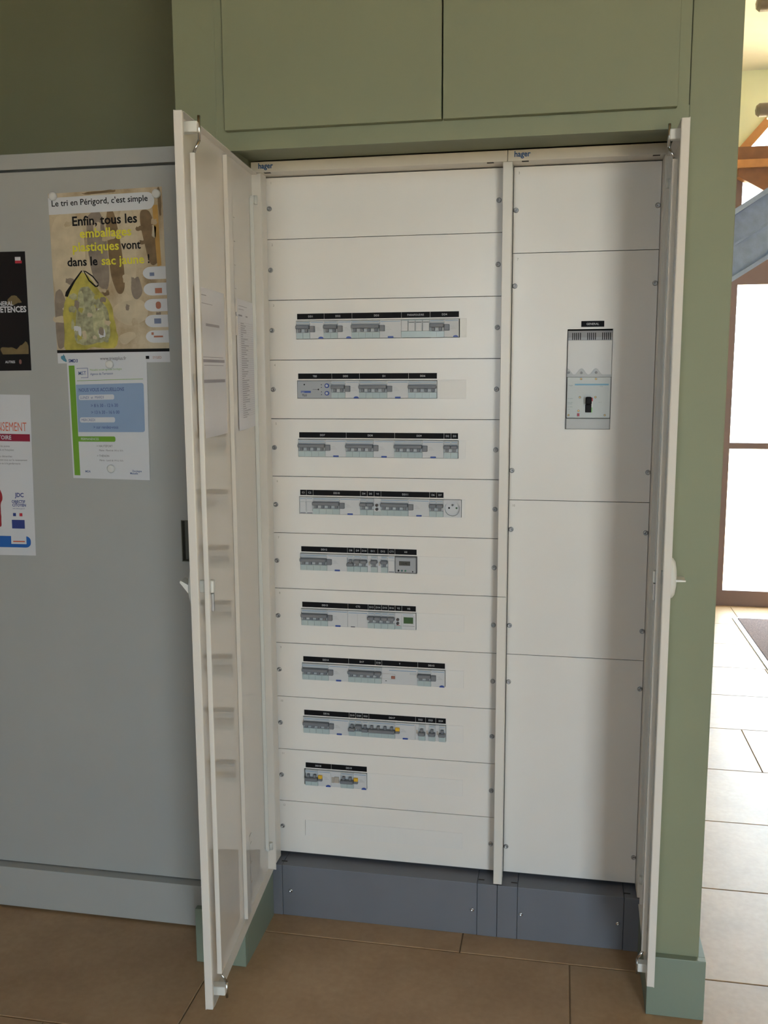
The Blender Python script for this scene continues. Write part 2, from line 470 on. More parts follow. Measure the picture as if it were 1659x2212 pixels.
spotlight((1.628, 2.45, 3.125), 'brown spotlight close under the hall ceiling, highest in the photo')

# door mat in its metal frame
t = empty('door_mat', (2.5, 2.8, 0)); tag(t, 'brown door mat in a pale metal frame before the glazed door', 'mat')
bm = bbox(1.812, 3.3, 2.10, 3.39, 0.002, 0.012, 0.003); obj('pile', bm, mat('mat_brown_pile', (0.14, 0.09, 0.078), 0.95, 0.35, scale=120, bump=0.8, bscale=400), t)
bm = bmesh.new()
for a in ((1.785, 1.810, 2.07, 3.415), (3.302, 3.327, 2.07, 3.415), (1.810, 3.302, 2.07, 2.098), (1.810, 3.302, 3.392, 3.415)):
    box(bm, a[0], a[1], a[2], a[3], 0.0005, 0.008)
obj('frame', bm, mat('mat_aluminium_frame', (0.6, 0.64, 0.7), 0.4, metal=0.6), t)

bm = bmesh.new(); box(bm, -12, 16, HY + 0.1, 24, -0.2, -0.02)
struct(obj('ground_outside', bm, OUTG), 'pale yellowish gravel outside the hall glazing')
bm = bmesh.new(); box(bm, -12, 16, -24, FY0 - 0.1, -0.2, -0.02)
struct(obj('ground_behind', bm, OUTG))

# ------------------------------------------------------------------ overhead cupboard in the green surround
FP_ = -0.055
t = empty('overhead_cupboard', (0.483, -0.2, 1.961))
tag(t, 'green overhead cupboard with two flat doors above the electrical cabinets', 'cupboard')
bm = bmesh.new()
box(bm, -0.018, 0.985, -0.275, -0.255, 1.961, 2.006)      # lower face rail
box(bm, -0.018, 0.012, -0.275, -0.255, 2.006, 2.96)
box(bm, 0.952, 0.9835, -0.275, -0.255, 2.006, 2.96)
box(bm, -0.018, 0.985, -0.255, FP_ - 0.0015, 1.9865, 2.000)         # floor of the cupboard = soffit
box(bm, -0.018, 0.985, FP_ - 0.0135, FP_ - 0.0015, 2.000, 2.96)
obj('carcass', bm, GREEN, t)
for a, b in ((0.0055, 0.4835), (0.4865, 0.9600)):
    obj('door', bbox(a, b, -0.293, -0.275, 2.000, 2.955, 0.0012), GREEN, t)

# ------------------------------------------------------------------ grey metal cabinet with the notices
CY = -0.129
KC = (2.3428 - 0.129) / (2.3428 - 0.157)
def fx(x): return 0.7434 + (x - 0.7434) * KC
def fz(z): return 1.476 + (z - 1.476) * KC
t = empty('metal_cabinet', (-0.75, 0.0, 0)); tag(t, 'grey metal cabinet covered with posters, left of the green pier', 'cabinet')
CX0, CX1 = -1.36, -0.132
ZTOP = fz(2.007); DZ1 = fz(1.9635); DZ0 = fz(0.142)
bm = bmesh.new(); box(bm, CX0, CX1, CY + 0.030, 0.30, 0.13, ZTOP - 0.001)
obj('body', bm, CABG, t)
obj('top_rail', bbox(CX0, CX1, CY, CY + 0.030, fz(1.9705), ZTOP, 0.0015), CABG, t)
# sliding front with a recessed pull
x0, x1, z0, z1 = CX0, CX1 - 0.002, DZ0, DZ1
rx0, rx1, rz0, rz1 = fx(-0.188), fx(-0.150), fz(1.004), fz(1.110)
bm = bmesh.new()
for a in ((x0, rx0, z0, z1), (rx1, x1, z0, z1), (rx0, rx1, z0, rz0), (rx0, rx1, rz1, z1)):
    box(bm, a[0], a[1], CY, CY + 0.012, a[2], a[3])
fr = obj('door', bm, CABG, t)
bm = bmesh.new()
for a in ((rx0, rx0 + 0.002, rz0, rz1), (rx1 - 0.002, rx1, rz0, rz1)): box(bm, a[0], a[1], CY + 0.0005, CY + 0.024, a[2], a[3])
for a in ((rz0, rz0 + 0.002), (rz1 - 0.002, rz1)): box(bm, rx0, rx1, CY + 0.0005, CY + 0.024, a[0], a[1])
box(bm, rx0, rx1, CY + 0.020, CY + 0.024, rz0, rz1)
obj('recessed_pull', bm, mat('pull_dark_plastic', (0.14, 0.13, 0.10), 0.5), fr)
obj('base_rail', bbox(CX0, CX1, -0.157, 0.25, 0.006, DZ0 - 0.003, 0.0015), CABG, t)

# --- flat prints on sheets
def sheet(name, c, label, cat, m, Y=CY, group=None, thick=0.0006, lift0=0.0006):
    """c = corners TL, TR, BR, BL as (x, z) on the plane y = Y"""
    c = [(fx(p[0]), fz(p[1])) for p in c]
    o = empty(name, ((c[3][0] + c[2][0]) / 2, Y, min(c[2][1], c[3][1]))); tag(o, label, cat, group)
    def at(u, v, k):
        a = [c[0][i] + (c[1][i] - c[0][i]) * u for i in (0, 1)]; b = [c[3][i] + (c[2][i] - c[3][i]) * u for i in (0, 1)]
        return (a[0] + (b[0] - a[0]) * v, Y - lift0 - thick - 0.00012 * k, a[1] + (b[1] - a[1]) * v)
    bm = bmesh.new()
    F = [bm.verts.new(at(u, v, 0)) for u, v in ((0, 0), (1, 0), (1, 1), (0, 1))]
    B = [bm.verts.new(Vector(at(u, v, 0)) + Vector((0, thick, 0))) for u, v in ((0, 0), (1, 0), (1, 1), (0, 1))]
    bm.faces.new(F); bm.faces.new(B[::-1])
    for i in range(4): bm.faces.new((F[i], F[(i + 1) % 4], B[(i + 1) % 4], B[i]))
    obj('sheet', bm, m, o)
    W = math.dist(c[0], c[1]); H = math.dist(c[0], c[3])
    def poly(nm, pts, mm, k=1, layers=None):
        for P in (pts if isinstance(pts[0][0], (list, tuple)) else [pts]):
            bm = bmesh.new()
            f = bm.faces.new([bm.verts.new(at(u, v, k)) for u, v in P])
            bmesh.ops.triangulate(bm, faces=bm.faces[:])
            for f in bm.faces:
                f.normal_update()
                if f.normal.y > 0: f.normal_flip()
            obj(nm, bm, mm, o, normals=False)
    def text(nm, lines, mm, k=3):
        """lines: (string, u, v, cap height in metres, xscale, bold, align); a tuple for u is the (left, right) extent to fill"""
        for s, u, v, h, xsc, bold, al in lines:
            bm = bmesh.new()
            if isinstance(u, tuple):
                vs = text_pts(s, h, bold, 1.0, 'LEFT')[0]
                xsc = (u[1] - u[0]) * W / max(q[0] for q in vs); u = u[0]; al = 'LEFT'
            add_text(bm, s, h, 0, 0, 0, 0, bold, xsc, al, fn=lambda x, z: at(u + x / W, v - z / H, k))
            obj(nm, bm, mm, o, normals=False)
    return o, poly, text

def rrect(u0, u1, v0, v1, ru, rv, left=True, right=True, n=5):
    pts = []
    for cu, cv, a0, on in ((u0 + ru, v0 + rv, 180, left), (u1 - ru, v0 + rv, 270, right), (u1 - ru, v1 - rv, 0, right), (u0 + ru, v1 - rv, 90, left)):
        if not on:
            pts.append((u0 if a0 in (180, 90) else u1, v0 if a0 in (180, 270) else v1)); continue
        for i in range(n + 1):
            a = math.radians(a0 + 90 * i / n); pts.append((cu + ru * math.cos(a), cv + rv * math.sin(a)))
    return pts
def soft(pts, n=3, jit=0.004):
    """round off an outline and roughen it a little, like the edge of a thing in a printed photograph"""
    for k in range(n):
        q = []
        for i in range(len(pts)):
            a, b = pts[i], pts[(i + 1) % len(pts)]
            q += [(a[0] * 0.78 + b[0] * 0.22, a[1] * 0.78 + b[1] * 0.22), (a[0] * 0.22 + b[0] * 0.78, a[1] * 0.22 + b[1] * 0.78)]
        pts = [(x + random.uniform(-jit, jit), y + random.uniform(-jit, jit)) for x, y in q] if k < n - 1 else q
    return pts
def rect(u0, u1, v0, v1): return [(u0, v0), (u1, v0), (u1, v1), (u0, v1)]

# recycling poster
o, poly, text = sheet('recycling_poster', [(-0.5006, 1.9097), (-0.2038, 1.9155), (-0.1996, 1.502), (-0.4985, 1.5004)],
    'poster with a yellow recycling bag and black and yellow French headline', 'poster', PAPERW)
YEL = mat('printed_yellow', (0.74, 0.68, 0.05), 0.45); YELB = mat('printed_bag_yellow', (0.44, 0.38, 0.08), 0.45, 0.35, scale=30)
BRN = mat('printed_brown', (0.20, 0.13, 0.065), 0.45, 0.3, scale=30); TAN = mat('printed_tan', (0.56, 0.47, 0.33), 0.45, 0.15, scale=25)
GRY = mat('printed_stone_grey', (0.26, 0.21, 0.165), 0.45, 0.25, scale=30); PALE = mat('printed_pale_yellow_green', (0.44, 0.43, 0.25), 0.45, 0.35, scale=60)
ORG = mat('printed_orange', (0.52, 0.30, 0.08), 0.45, 0.2, scale=20); BAGD = mat('printed_bag_contents', (0.33, 0.32, 0.20), 0.45, 0.45, scale=75)
poly('photo', rect(0, 1, 0.0, 0.935), PHOTO, 1)
poly('photo_wall', [soft(p_) for p_ in [[(0, 0.12), (0.30, 0.12), (0.30, 0.52), (0.12, 0.60), (0, 0.60)], [(0.60, 0.1), (0.76, 0.1), (0.74, 0.62), (0.62, 0.60)]]], TAN, 2)
poly('photo_posts', [soft(p_) for p_ in [[(0.31, 0.13), (0.48, 0.10), (0.52, 0.60), (0.34, 0.52)], [(0.0, 0.58), (0.06, 0.55), (0.11, 0.62), (0.09, 0.90), (0.0, 0.92)], [(0.68, 0.55), (0.76, 0.48), (0.80, 0.60), (0.72, 0.64)]]], GRY, 3)
poly('photo_shadow', [soft(p_) for p_ in [[(0.49, 0.11), (0.59, 0.11), (0.66, 0.60), (0.53, 0.59)], [(0.78, 0.12), (0.90, 0.12), (0.96, 0.42), (0.86, 0.45)], [(0.955, 0.0), (0.985, 0.0), (0.99, 0.16), (0.96, 0.16)], [(0.30, 0.005), (0.60, 0.0), (0.60, 0.015), (0.30, 0.02)]]], BRN, 4)
poly('photo_light', [[(0.91, 0.1), (0.955, 0.1), (0.965, 0.44), (0.93, 0.45)]], ORG, 5)
poly('photo_ground', [soft(p_) for p_ in [[(0.52, 0.66), (0.80, 0.62), (0.84, 0.74), (0.66, 0.79), (0.53, 0.74)], [(0.55, 0.84), (0.70, 0.81), (0.72, 0.86), (0.58, 0.90)]]], TAN, 5)
random.seed(22)
for q in range(34):
    cu, cv = random.uniform(0.02, 0.95), random.uniform(0.14, 0.90)
    a_, b_ = random.uniform(0.015, 0.06), random.uniform(0.008, 0.03)
    poly('photo_stone', soft([(cu - a_, cv - b_), (cu + a_, cv - b_), (cu + a_, cv + b_), (cu - a_, cv + b_)], 3, 0.006), [TAN, PHOTO, BRN, PHOTO, TAN, GRY][q % 6], 5.0 + 0.02 * q)
poly('yellow_bag', soft([(0.27, 0.455), (0.33, 0.49), (0.40, 0.57), (0.52, 0.655), (0.535, 0.78), (0.56, 0.875), (0.50, 0.925), (0.36, 0.90), (0.20, 0.93), (0.10, 0.925), (0.06, 0.915), (0.085, 0.78), (0.07, 0.68), (0.12, 0.585), (0.19, 0.515)]), YELB, 6)
poly('bag_contents', soft([(0.22, 0.56), (0.30, 0.54), (0.38, 0.60), (0.48, 0.67), (0.49, 0.86), (0.40, 0.88), (0.20, 0.90), (0.16, 0.84), (0.19, 0.72)]), BAGD, 7)
random.seed(21)
for q in range(26):
    cu, cv = random.uniform(0.15, 0.47), random.uniform(0.60, 0.89)
    a_, b_ = random.uniform(0.012, 0.035), random.uniform(0.010, 0.030)
    poly('bag_item', soft([(cu - a_, cv - b_), (cu + a_, cv - b_), (cu + a_, cv + b_), (cu - a_, cv + b_)], 3, 0.005), [PALE, BAGD, YELB, GRY, TAN, PAPERW][q % 6], 8 + 0.02 * q)
poly('bottles', [soft(p_) for p_ in [[(0.22, 0.58), (0.26, 0.57), (0.28, 0.70), (0.22, 0.72)], [(0.33, 0.68), (0.45, 0.67), (0.46, 0.84), (0.34, 0.85)], [(0.20, 0.82), (0.28, 0.80), (0.29, 0.87), (0.17, 0.90)]]], PALE, 8)
poly('bag_tie', [[(0.10, 0.60), (0.11, 0.575), (0.18, 0.515), (0.26, 0.452), (0.27, 0.456), (0.20, 0.515), (0.15, 0.57), (0.125, 0.605)], [(0.27, 0.452), (0.30, 0.456), (0.36, 0.485), (0.41, 0.530), (0.405, 0.535), (0.355, 0.492), (0.30, 0.464)], [(0.28, 0.458), (0.288, 0.458), (0.33, 0.51), (0.385, 0.545), (0.412, 0.535), (0.40, 0.552), (0.375, 0.552), (0.32, 0.515)]], INKK, 9)
poly('bottom_rule', rect(0, 1, 0.920, 0.938), INKK, 9)
poly('headline_band', rrect(0.0, 0.93, 0.025, 0.122, 0.06, 0.045, left=False), PAPERW, 6)
pl = [rrect(0.80, 1.0, v, v + 0.072, 0.07, 0.036, right=False) for v in (0.447, 0.540, 0.632, 0.724, 0.814)]
poly('icon_pills', pl, PAPERW, 6)
poly('icon_blue', [rect(0.86, 0.90, 0.48, 0.50), rect(0.88, 0.94, 0.745, 0.775)], mat('printed_icon_blue', (0.18, 0.22, 0.34), 0.5), 7)
poly('icon_red', [rrect(0.90, 0.945, 0.648, 0.69, 0.02, 0.015), rect(0.85, 0.87, 0.825, 0.84), rect(0.87, 0.95, 0.845, 0.855), rect(0.90, 0.96, 0.57, 0.60)], mat('printed_icon_red', (0.42, 0.16, 0.10), 0.5), 7)
text('headline', [('Le tri en Périgord, c\'est simple', (0.03, 0.875), 0.058, 0.0140, 1, 0.014, 'LEFT')], INKK, 8)
text('slogan_black', [('Enfin, tous les', (0.205, 0.775), 0.166, 0.0215, 1, 0.022, 'LEFT'), ('vont', (0.625, 0.795), 0.316, 0.0205, 1, 0.018, 'LEFT'), ('dans le', (0.14, 0.41), 0.400, 0.0205, 1, 0.022, 'LEFT'), ('!', 0.858, 0.400, 0.0205, 0.9, 0.02, 'CENTER')], INKK, 11)
text('slogan_yellow', [('emballages', (0.265, 0.72), 0.238, 0.0210, 1, 0.018, 'LEFT'), ('plastiques', (0.195, 0.605), 0.316, 0.0210, 1, 0.018, 'LEFT'), ('sac jaune', (0.445, 0.82), 0.400, 0.0205, 1, 0.018, 'LEFT')], YEL, 12)
text('web_address', [('www.triezplus.fr', 0.50, 0.973, 0.0085, 0.85, 0.0, 'CENTER')], INK, 8)
poly('logo_swirl', [soft(p_) for p_ in [[(0.03, 0.955), (0.06, 0.945), (0.075, 0.955), (0.055, 0.965), (0.085, 0.985), (0.07, 0.995), (0.03, 0.972)]]], mat('printed_logo_teal', (0.08, 0.26, 0.36), 0.5), 8)
text('logo_name', [('SMD3', 0.14, 0.985, 0.008, 0.9, 0.02, 'CENTER')], NAVY, 8)
poly('footer_marks', [rect(0.79, 0.82, 0.962, 0.980)], INKK, 8)
text('footer_red_print', [('SYGED', 0.89, 0.972, 0.006, 0.9, 0.0, 'CENTER')], mat('printed_icon_red', (0.42, 0.16, 0.10)), 8)

# opening-hours notice in a plastic sleeve (hangs over the foot of the poster)
o, poly, text = sheet('opening_hours_notice', [(-0.4732, 1.5003), (-0.2599, 1.5069), (-0.2646, 1.2098), (-0.4724, 1.2122)],
    'white opening hours notice with green side bar and blue panel, under the poster', 'notice', PAPERW, lift0=0.0030)
PBLUE = mat('printed_light_blue', (0.27, 0.37, 0.54), 0.35); PGRN = mat('printed_leaf_green', (0.17, 0.36, 0.04), 0.35); NTXT = mat('printed_blue_text', (0.09, 0.13, 0.30), 0.5)
poly('side_bar', rect(0.02, 0.095, 0.02, 0.975), PGRN, 1)
poly('blue_panel', rrect(0.10, 0.955, 0.185, 0.595, 0.03, 0.02, left=False), PBLUE, 1)
poly('day_fields', [rrect(0.13, 0.58, 0.275, 0.318, 0.02, 0.015), rrect(0.13, 0.58, 0.468, 0.512, 0.02, 0.015)], PAPERW, 2)
poly('green_field', rrect(0.095, 0.575, 0.632, 0.678, 0.02, 0.015, left=False), PGRN, 1)
poly('header_rule', [rect(0.115, 0.95, 0.150, 0.154)], PGRN, 1)
poly('logo_frame', [rect(0.12, 0.26, 0.045, 0.049), rect(0.17, 0.26, 0.125, 0.129), rect(0.256, 0.262, 0.045, 0.129)], NTXT, 1)
text('notice_print', [('NOUS VOUS ACCUEILLONS', 0.135, 0.232, 0.0086, 0.80, 0.02, 'LEFT'), ('LUNDI  et  MARDI', 0.15, 0.297, 0.0066, 0.86, 0.0, 'LEFT'),
    ('> 8 h 30 - 12 h 30', 0.28, 0.367, 0.0080, 0.88, 0.012, 'LEFT'), ('> 13 h 30 - 16 h 00', 0.28, 0.425, 0.0080, 0.86, 0.012, 'LEFT'),
    ('MERCREDI', 0.15, 0.490, 0.0066, 0.86, 0.0, 'LEFT'), ('> sur rendez-vous', 0.30, 0.552, 0.0075, 0.86, 0.012, 'LEFT'),
    ('MST', 0.19, 0.088, 0.009, 0.9, 0.01, 'CENTER'), ('Agence de Terrasson', 0.29, 0.098, 0.0055, 0.9, 0.01, 'LEFT'), ('MSA', 0.20, 0.938, 0.0055, 1.0, 0.02, 'CENTER'), ('Dordogne', 0.84, 0.925, 0.0048, 0.9, 0.02, 'CENTER'), ('Mutuelle', 0.80, 0.945, 0.0048, 0.9, 0.02, 'CENTER')], NTXT, 3)
text('notice_grey_print', [('> HAUTEFORT', 0.33, 0.715, 0.0052, 0.9, 0.0, 'LEFT'), ('Mairie - Mardi de 14 h à 16 h', 0.36, 0.752, 0.0046, 0.85, 0.0, 'LEFT'), ('> THENON', 0.33, 0.800, 0.0052, 0.9, 0.0, 'LEFT'), ('Mairie - Lundi de 14 h à 16 h', 0.36, 0.838, 0.0046, 0.85, 0.0, 'LEFT')], INK, 3)
text('notice_pale_print', [('PERMANENCES', 0.13, 0.655, 0.0060, 0.86, 0.0, 'LEFT')], PAPERW, 3)
text('notice_green_print', [('Mutualité sociale agricole Dordogne', 0.29, 0.063, 0.0048, 0.85, 0.0, 'LEFT')], PGRN, 3)

# black poster cut by the left edge of the photograph
o, poly, text = sheet('black_poster', [(-0.85, 1.778), (-0.5716, 1.7754), (-0.5733, 1.4835), (-0.852, 1.481)],
    'black poster with olive shapes and white capitals at the left edge', 'poster', INKK)
OLV = mat('printed_olive', (0.17, 0.125, 0.055), 0.45, 0.2, scale=25)
poly('olive_shapes', [soft(p_) for p_ in [[(0.80, 0.40), (0.83, 0.37), (0.88, 0.36), (0.92, 0.39), (0.95, 0.43), (0.90, 0.42), (0.86, 0.45), (0.80, 0.44)], [(0.70, 0.80), (0.80, 0.80), (0.87, 0.82), (0.91, 0.78), (0.96, 0.75), (0.985, 0.77), (0.985, 0.88), (0.90, 0.92), (0.80, 0.90), (0.72, 0.87)], [(0.1, 0.2), (0.3, 0.1), (0.5, 0.15), (0.45, 0.35), (0.2, 0.4)]]], OLV, 1)
poly('photo_inset', [rect(0.55, 0.985, 0.86, 0.985)], INKK, 2)
poly('face_tone', [rrect(0.885, 0.91, 0.905, 0.945, 0.012, 0.015)], mat('printed_dull_rose', (0.22, 0.10, 0.08)), 3)
poly('mark_white', [rect(0.90, 0.955, 0.045, 0.075)], PAPERW, 2)
poly('mark_red', [rect(0.90, 0.965, 0.075, 0.098)], REDP, 2)
text('white_capitals', [('GENERAL', 0.86, 0.430, 0.0105, 0.90, 0.02, 'RIGHT'), ('COMPETENCES', 0.985, 0.480, 0.0145, 0.86, 0.03, 'RIGHT'), ('AUTRES', 0.845, 0.925, 0.0060, 0.9, 0.02, 'RIGHT')], PAPERW, 4)

# white poster cut by the left edge
o, poly, text = sheet('white_poster', [(-0.865, 1.426), (-0.5812, 1.422), (-0.5917, 1.0064), (-0.872, 1.003)],
    'white poster with red heading and blue bottom banner, lowest at the left edge', 'poster', PAPERW)
RED2 = mat('printed_dark_red', (0.27, 0.012, 0.04), 0.5); ORR = mat('printed_orange_red', (0.62, 0.13, 0.07), 0.5); PB2 = mat('printed_bright_blue', (0.02, 0.12, 0.42), 0.4)
text('heading', [('RECENSEMENT', 0.955, 0.195, 0.0230, 0.58, 0.0, 'RIGHT')], ORR, 2)
poly('red_band', [rect(0.1, 0.985, 0.240, 0.285)], RED2, 1)
text('band_print', [('OBLIGATOIRE', 0.80, 0.262, 0.0105, 0.9, 0.02, 'RIGHT')], PAPERW, 3)
text('body_print', [('tous les jeunes', 0.78, 0.315, 0.0052, 0.9, 0, 'RIGHT'), ('français et françaises', 0.82, 0.338, 0.0052, 0.9, 0, 'RIGHT'), ('vos démarches', 0.80, 0.378, 0.0052, 0.9, 0, 'RIGHT'), ('renseignez-vous sur le recensement', 0.95, 0.400, 0.0052, 0.9, 0, 'RIGHT'), ('en mairie ou à la gendarmerie', 0.88, 0.422, 0.0052, 0.9, 0, 'RIGHT')], INK, 2)
poly('red_figure', [soft(p_) for p_ in [[(0.45, 0.60), (0.58, 0.555), (0.66, 0.58), (0.69, 0.63), (0.665, 0.69), (0.66, 0.76), (0.67, 0.83), (0.45, 0.83)]]], mat('printed_figure_red', (0.33, 0.02, 0.03)), 1)
text('logo_print', [('JDC', 0.855, 0.618, 0.011, 0.9, 0.03, 'CENTER'), ('OBJECTIF', 0.845, 0.660, 0.0072, 0.9, 0.03, 'CENTER'), ('CITOYEN', 0.850, 0.682, 0.0072, 0.9, 0.03, 'CENTER'), ('www.defense.gouv.fr', 0.845, 0.703, 0.0032, 0.9, 0.0, 'CENTER')], NAVY, 2)
poly('flag_blue', [rect(0.785, 0.815, 0.732, 0.752), rect(0.77, 0.90, 0.775, 0.830)], NAVY, 2)
poly('flag_red', [rect(0.85, 0.88, 0.732, 0.752)], REDP, 2)
poly('blue_banner', rrect(0.0, 0.955, 0.878, 0.950, 0.05, 0.03, left=False), PB2, 1)
poly('white_box', [rect(0.755, 0.91, 0.862, 0.928)], PAPERW, 2)
poly('orange_rule', [rect(0.775, 0.895, 0.908, 0.916)], ORR, 3)

for (x, z), lb, ly in zip(((-0.4862, 1.9030), (-0.2175, 1.8990), (-0.3573, 1.4973), (-0.3669, 1.2374)),
        ('round white magnet on the top left corner of the recycling poster', 'round white magnet on the top right corner of the recycling poster',
         'round white magnet holding the top of the opening hours notice', 'round white magnet near the bottom of the opening hours notice'), (0.0028, 0.0028, 0.0042, 0.0042)):
    bm = bmesh.new(); Y = CY - ly; x, z = fx(x), fz(z)
    lathe_y(bm, x, z, [(0.0105, Y), (0.0105, Y - 0.004), (0.009, Y - 0.006), (0.004, Y - 0.0068), (0, Y - 0.007)], 20)
    tag(obj('magnet', bm, MAGW), lb, 'magnet', 'white magnets on the grey cabinet')

# ------------------------------------------------------------------ electrical cabinets
FP = -0.055          # plane of the frame fronts
PB, PT = 0.157, 1.957
left = empty('electrical_cabinet', (0.297, 0.05, 0)); tag(left, 'wide white electrical cabinet with breaker rows, its left door open', 'cabinet')
right = empty('electrical_cabinet', (0.797, 0.05, 0)); tag(right, 'narrow white electrical cabinet with the main switch, its right door open', 'cabinet')

def shell(par, x0, x1):
    bm = bmesh.new()
    box(bm, x0, x0 + 0.002, 0.012, 0.25, 0.155, 1.983); box(bm, x1 - 0.002, x1, 0.012, 0.25, 0.155, 1.983)
    box(bm, x0, x1, 0.012, 0.25, 1.981, 1.984); box(bm, x0, x1, 0.012, 0.25, 0.150, 0.153); box(bm, x0, x1, 0.248, 0.25, 0.153, 1.981)
    obj('body', bm, DARKIN, par)
shell(left, -0.0155, 0.6085); shell(right, 0.6095, 0.984)

def frame_bar(name, par, x0, x1, y0, y1, z0, z1): return obj(name, bbox(x0, x1, y0, y1, z0, z1, 0.0012), WHITE, par)
# posts
frame_bar('frame_post', left, -0.0155, 0.0092, FP, -0.012, 0.150, 1.9585)
p = frame_bar('frame_post', left, 0.5985, 0.6205, FP, -0.012, 0.92, 1.9585)
frame_bar('frame_post', left, 0.5985, 0.6205, FP, -0.012, 0.150, 0.9192)
frame_bar('frame_post', right, 0.9625, 0.984, FP, 0.012, 0.150, 1.9585)
# top rails with the printed maker's name
def top_rail(par, x0, x1, tx):
    bm = bbox(x0, x1, FP, 0.010, 1.9590, 1.9840, 0.0012)
    o = obj('top_rail', bm, WHITE, par)
    bm = bmesh.new(); add_text(bm, 'hager', 0.0125, tx, FP - 0.0004, 1.9745, 0, 0.025, 0.92, 'LEFT')
    obj('printed_name', bm, LOGOB, o, normals=False)
    bm = bmesh.new()
    for sx in (x0 + 0.040, x1 - 0.040): box(bm, sx - 0.008, sx + 0.008, FP + 0.002, FP + 0.012, 1.9584, 1.9592)
    obj('slot', bm, mat('slot_dark', (0.03, 0.025, 0.02), 0.8), o)
top_rail(left, -0.0155, 0.6085, 0.004); top_rail(right, 0.6095, 0.984, 0.6245)

def screw_mesh():
    def build(bm):
        lathe_y(bm, 0, 0, [(0.0062, 0.0), (0.0062, -0.0012), (0.0050, -0.0028), (0.0030, -0.0035), (0.0026, -0.0018), (0.0, -0.0014)], 18)
    return mesh('plate_screw', build, SCREW)

INKP = mat('pencil_grey', (0.30, 0.27, 0.22), 0.8)
def number(par, s, x, z):
    bm = bmesh.new(); add_text(bm, s, 0.0058, x, -0.0003, z, 0, 0.0, 0.9); obj('row_number', bm, INKP, par, normals=False)

HX0, HX1 = 0.0765, 0.5115     # cut-out of 24 modules
PX0, PX1 = -0.0005, 0.5965
plates = []
for r in range(12):
    zt = PT - 0.15 * r - 0.0008; zb = PT - 0.15 * (r + 1) + 0.0008
    zc = PT - 0.15 * r - 0.075
    bm = bmesh.new()
    if 2 <= r:
        box(bm, PX0, PX1, 0, 0.010, zc + 0.0232, zt); box(bm, PX0, PX1, 0, 0.010, zb, zc - 0.0232)
        box(bm, PX0, HX0, 0, 0.010, zc - 0.0232, zc + 0.0232); box(bm, HX1, PX1, 0, 0.010, zc - 0.0232, zc + 0.0232)
    else:
        box(bm, PX0, PX1, 0, 0.010, zb, zt)
    pl_ = obj('cover_plate', bm, PLATE, left)
    plates.append((pl_, zc))
    for sx in (0.0125, 0.5865): inst('screw', screw_mesh(), (sx, -0.0002, zc), pl_)
    number(pl_, str(r + 1), 0.018, zt - 0.012)
# right-hand plates
for z1_, z0_, sc, num in ((1.957, 1.757, (1.857,), '3'), (1.757, 1.157, (1.680, 1.231), '7'), (1.157, 0.757, (1.082, 0.833), '10'), (0.757, 0.157, (0.683, 0.229), None)):
    bm = bmesh.new()
    if num == '7':
        bx0, bx1, bz0, bz1 = 0.7555, 0.8625, 1.3345, 1.5755
        for a in ((0.6215, 0.9615, bz1, z1_ - 0.0008), (0.6215, 0.9615, z0_ + 0.0008, bz0), (0.6215, bx0, bz0, bz1), (bx1, 0.9615, bz0, bz1)):
            box(bm, a[0], a[1], 0, 0.010, a[2], a[3])
    else:
        box(bm, 0.6215, 0.9615, 0, 0.010, z0_ + 0.0008, z1_ - 0.0008)
    pl_ = obj('cover_plate', bm, PLATE, right)
    for z in sc:
        for sx in (0.6275, 0.9555): inst('screw', screw_mesh(), (sx, -0.0002, z), pl_)
    if num: number(pl_, num, 0.6335, z1_ - 0.014)
    if num == '7':
        bm = bmesh.new(); box(bm, 0.7875, 0.8415, -0.0012, -0.0001, 1.5805, 1.5945, 0); add_text(bm, 'GENERAL', 0.0048, 0.8145, -0.0014, 1.5875, 1, 0.01)
        obj('label_tag', bm, [BLACK, INKW], pl_, normals=False)

# label tags and blanking strips --------------------------------------------------
M18 = 0.018
ROWX = 0.0785
def tags(row, items):
    pl_, zc = plates[row - 1]
    for x0, x1, s in items:
        bm = bmesh.new(); box(bm, x0 + 0.0004, x1 - 0.0004, -0.0012, -0.0001, zc + 0.0265, zc + 0.0405, 0)
        add_text(bm, s, 0.0046, (x0 + x1) / 2, -0.0014, zc + 0.0335, 1, 0.012)
        obj('label_tag', bm, [BLACK, INKW], pl_, normals=False)
def blank(row, x0, x1=HX1 - 0.00015):
    pl_, zc = plates[row - 1]
    n = max(1, round((x1 - x0) / M18)); w = (x1 - x0) / n
    bm = bmesh.new()
    box(bm, x0, x1, -0.0003, 0.006, zc - 0.02305, zc + 0.02305)
    for i in range(n): box(bm, x0 + i * w + 0.0003, x0 + (i + 1) * w - 0.0003, -0.0005, -0.0003, zc - 0.0224, zc + 0.0224)
    obj('blanking_strip', bm, BLANK, pl_)

# ------------------------------------------------------------------ the modular devices
# local frame of a device: x from 0 to its width, z centred on the rail, y = 0 at the plate, front negative
def body_build(w, front=-0.006):
    def build(bm):
        prof = [(0.030, -0.0222), (front + 0.001, -0.0222), (front, -0.0212), (front, -0.0075), (front + 0.004, -0.0065), (front + 0.004, 0.0125), (front, 0.0135), (front, 0.0212), (front + 0.002, 0.0222), (0.030, 0.0222)]
        prism(bm, prof, 'x', 0.0002, w - 0.0002)
    return build
def flat_build(w, front=-0.004):
    def build(bm):
        prof = [(0.030, -0.0222), (front + 0.001, -0.0222), (front, -0.0212), (front, 0.0212), (front + 0.001, 0.0222), (0.030, 0.0222)]
        prism(bm, prof, 'x', 0.0002, w - 0.0002)
    return build
def part(par, name, key, build, m, dx=0.0, dz=0.0):
    o = inst(name, mesh(key, build, m), WLOC[par] + Vector((dx, 0, dz)), par)
    return o
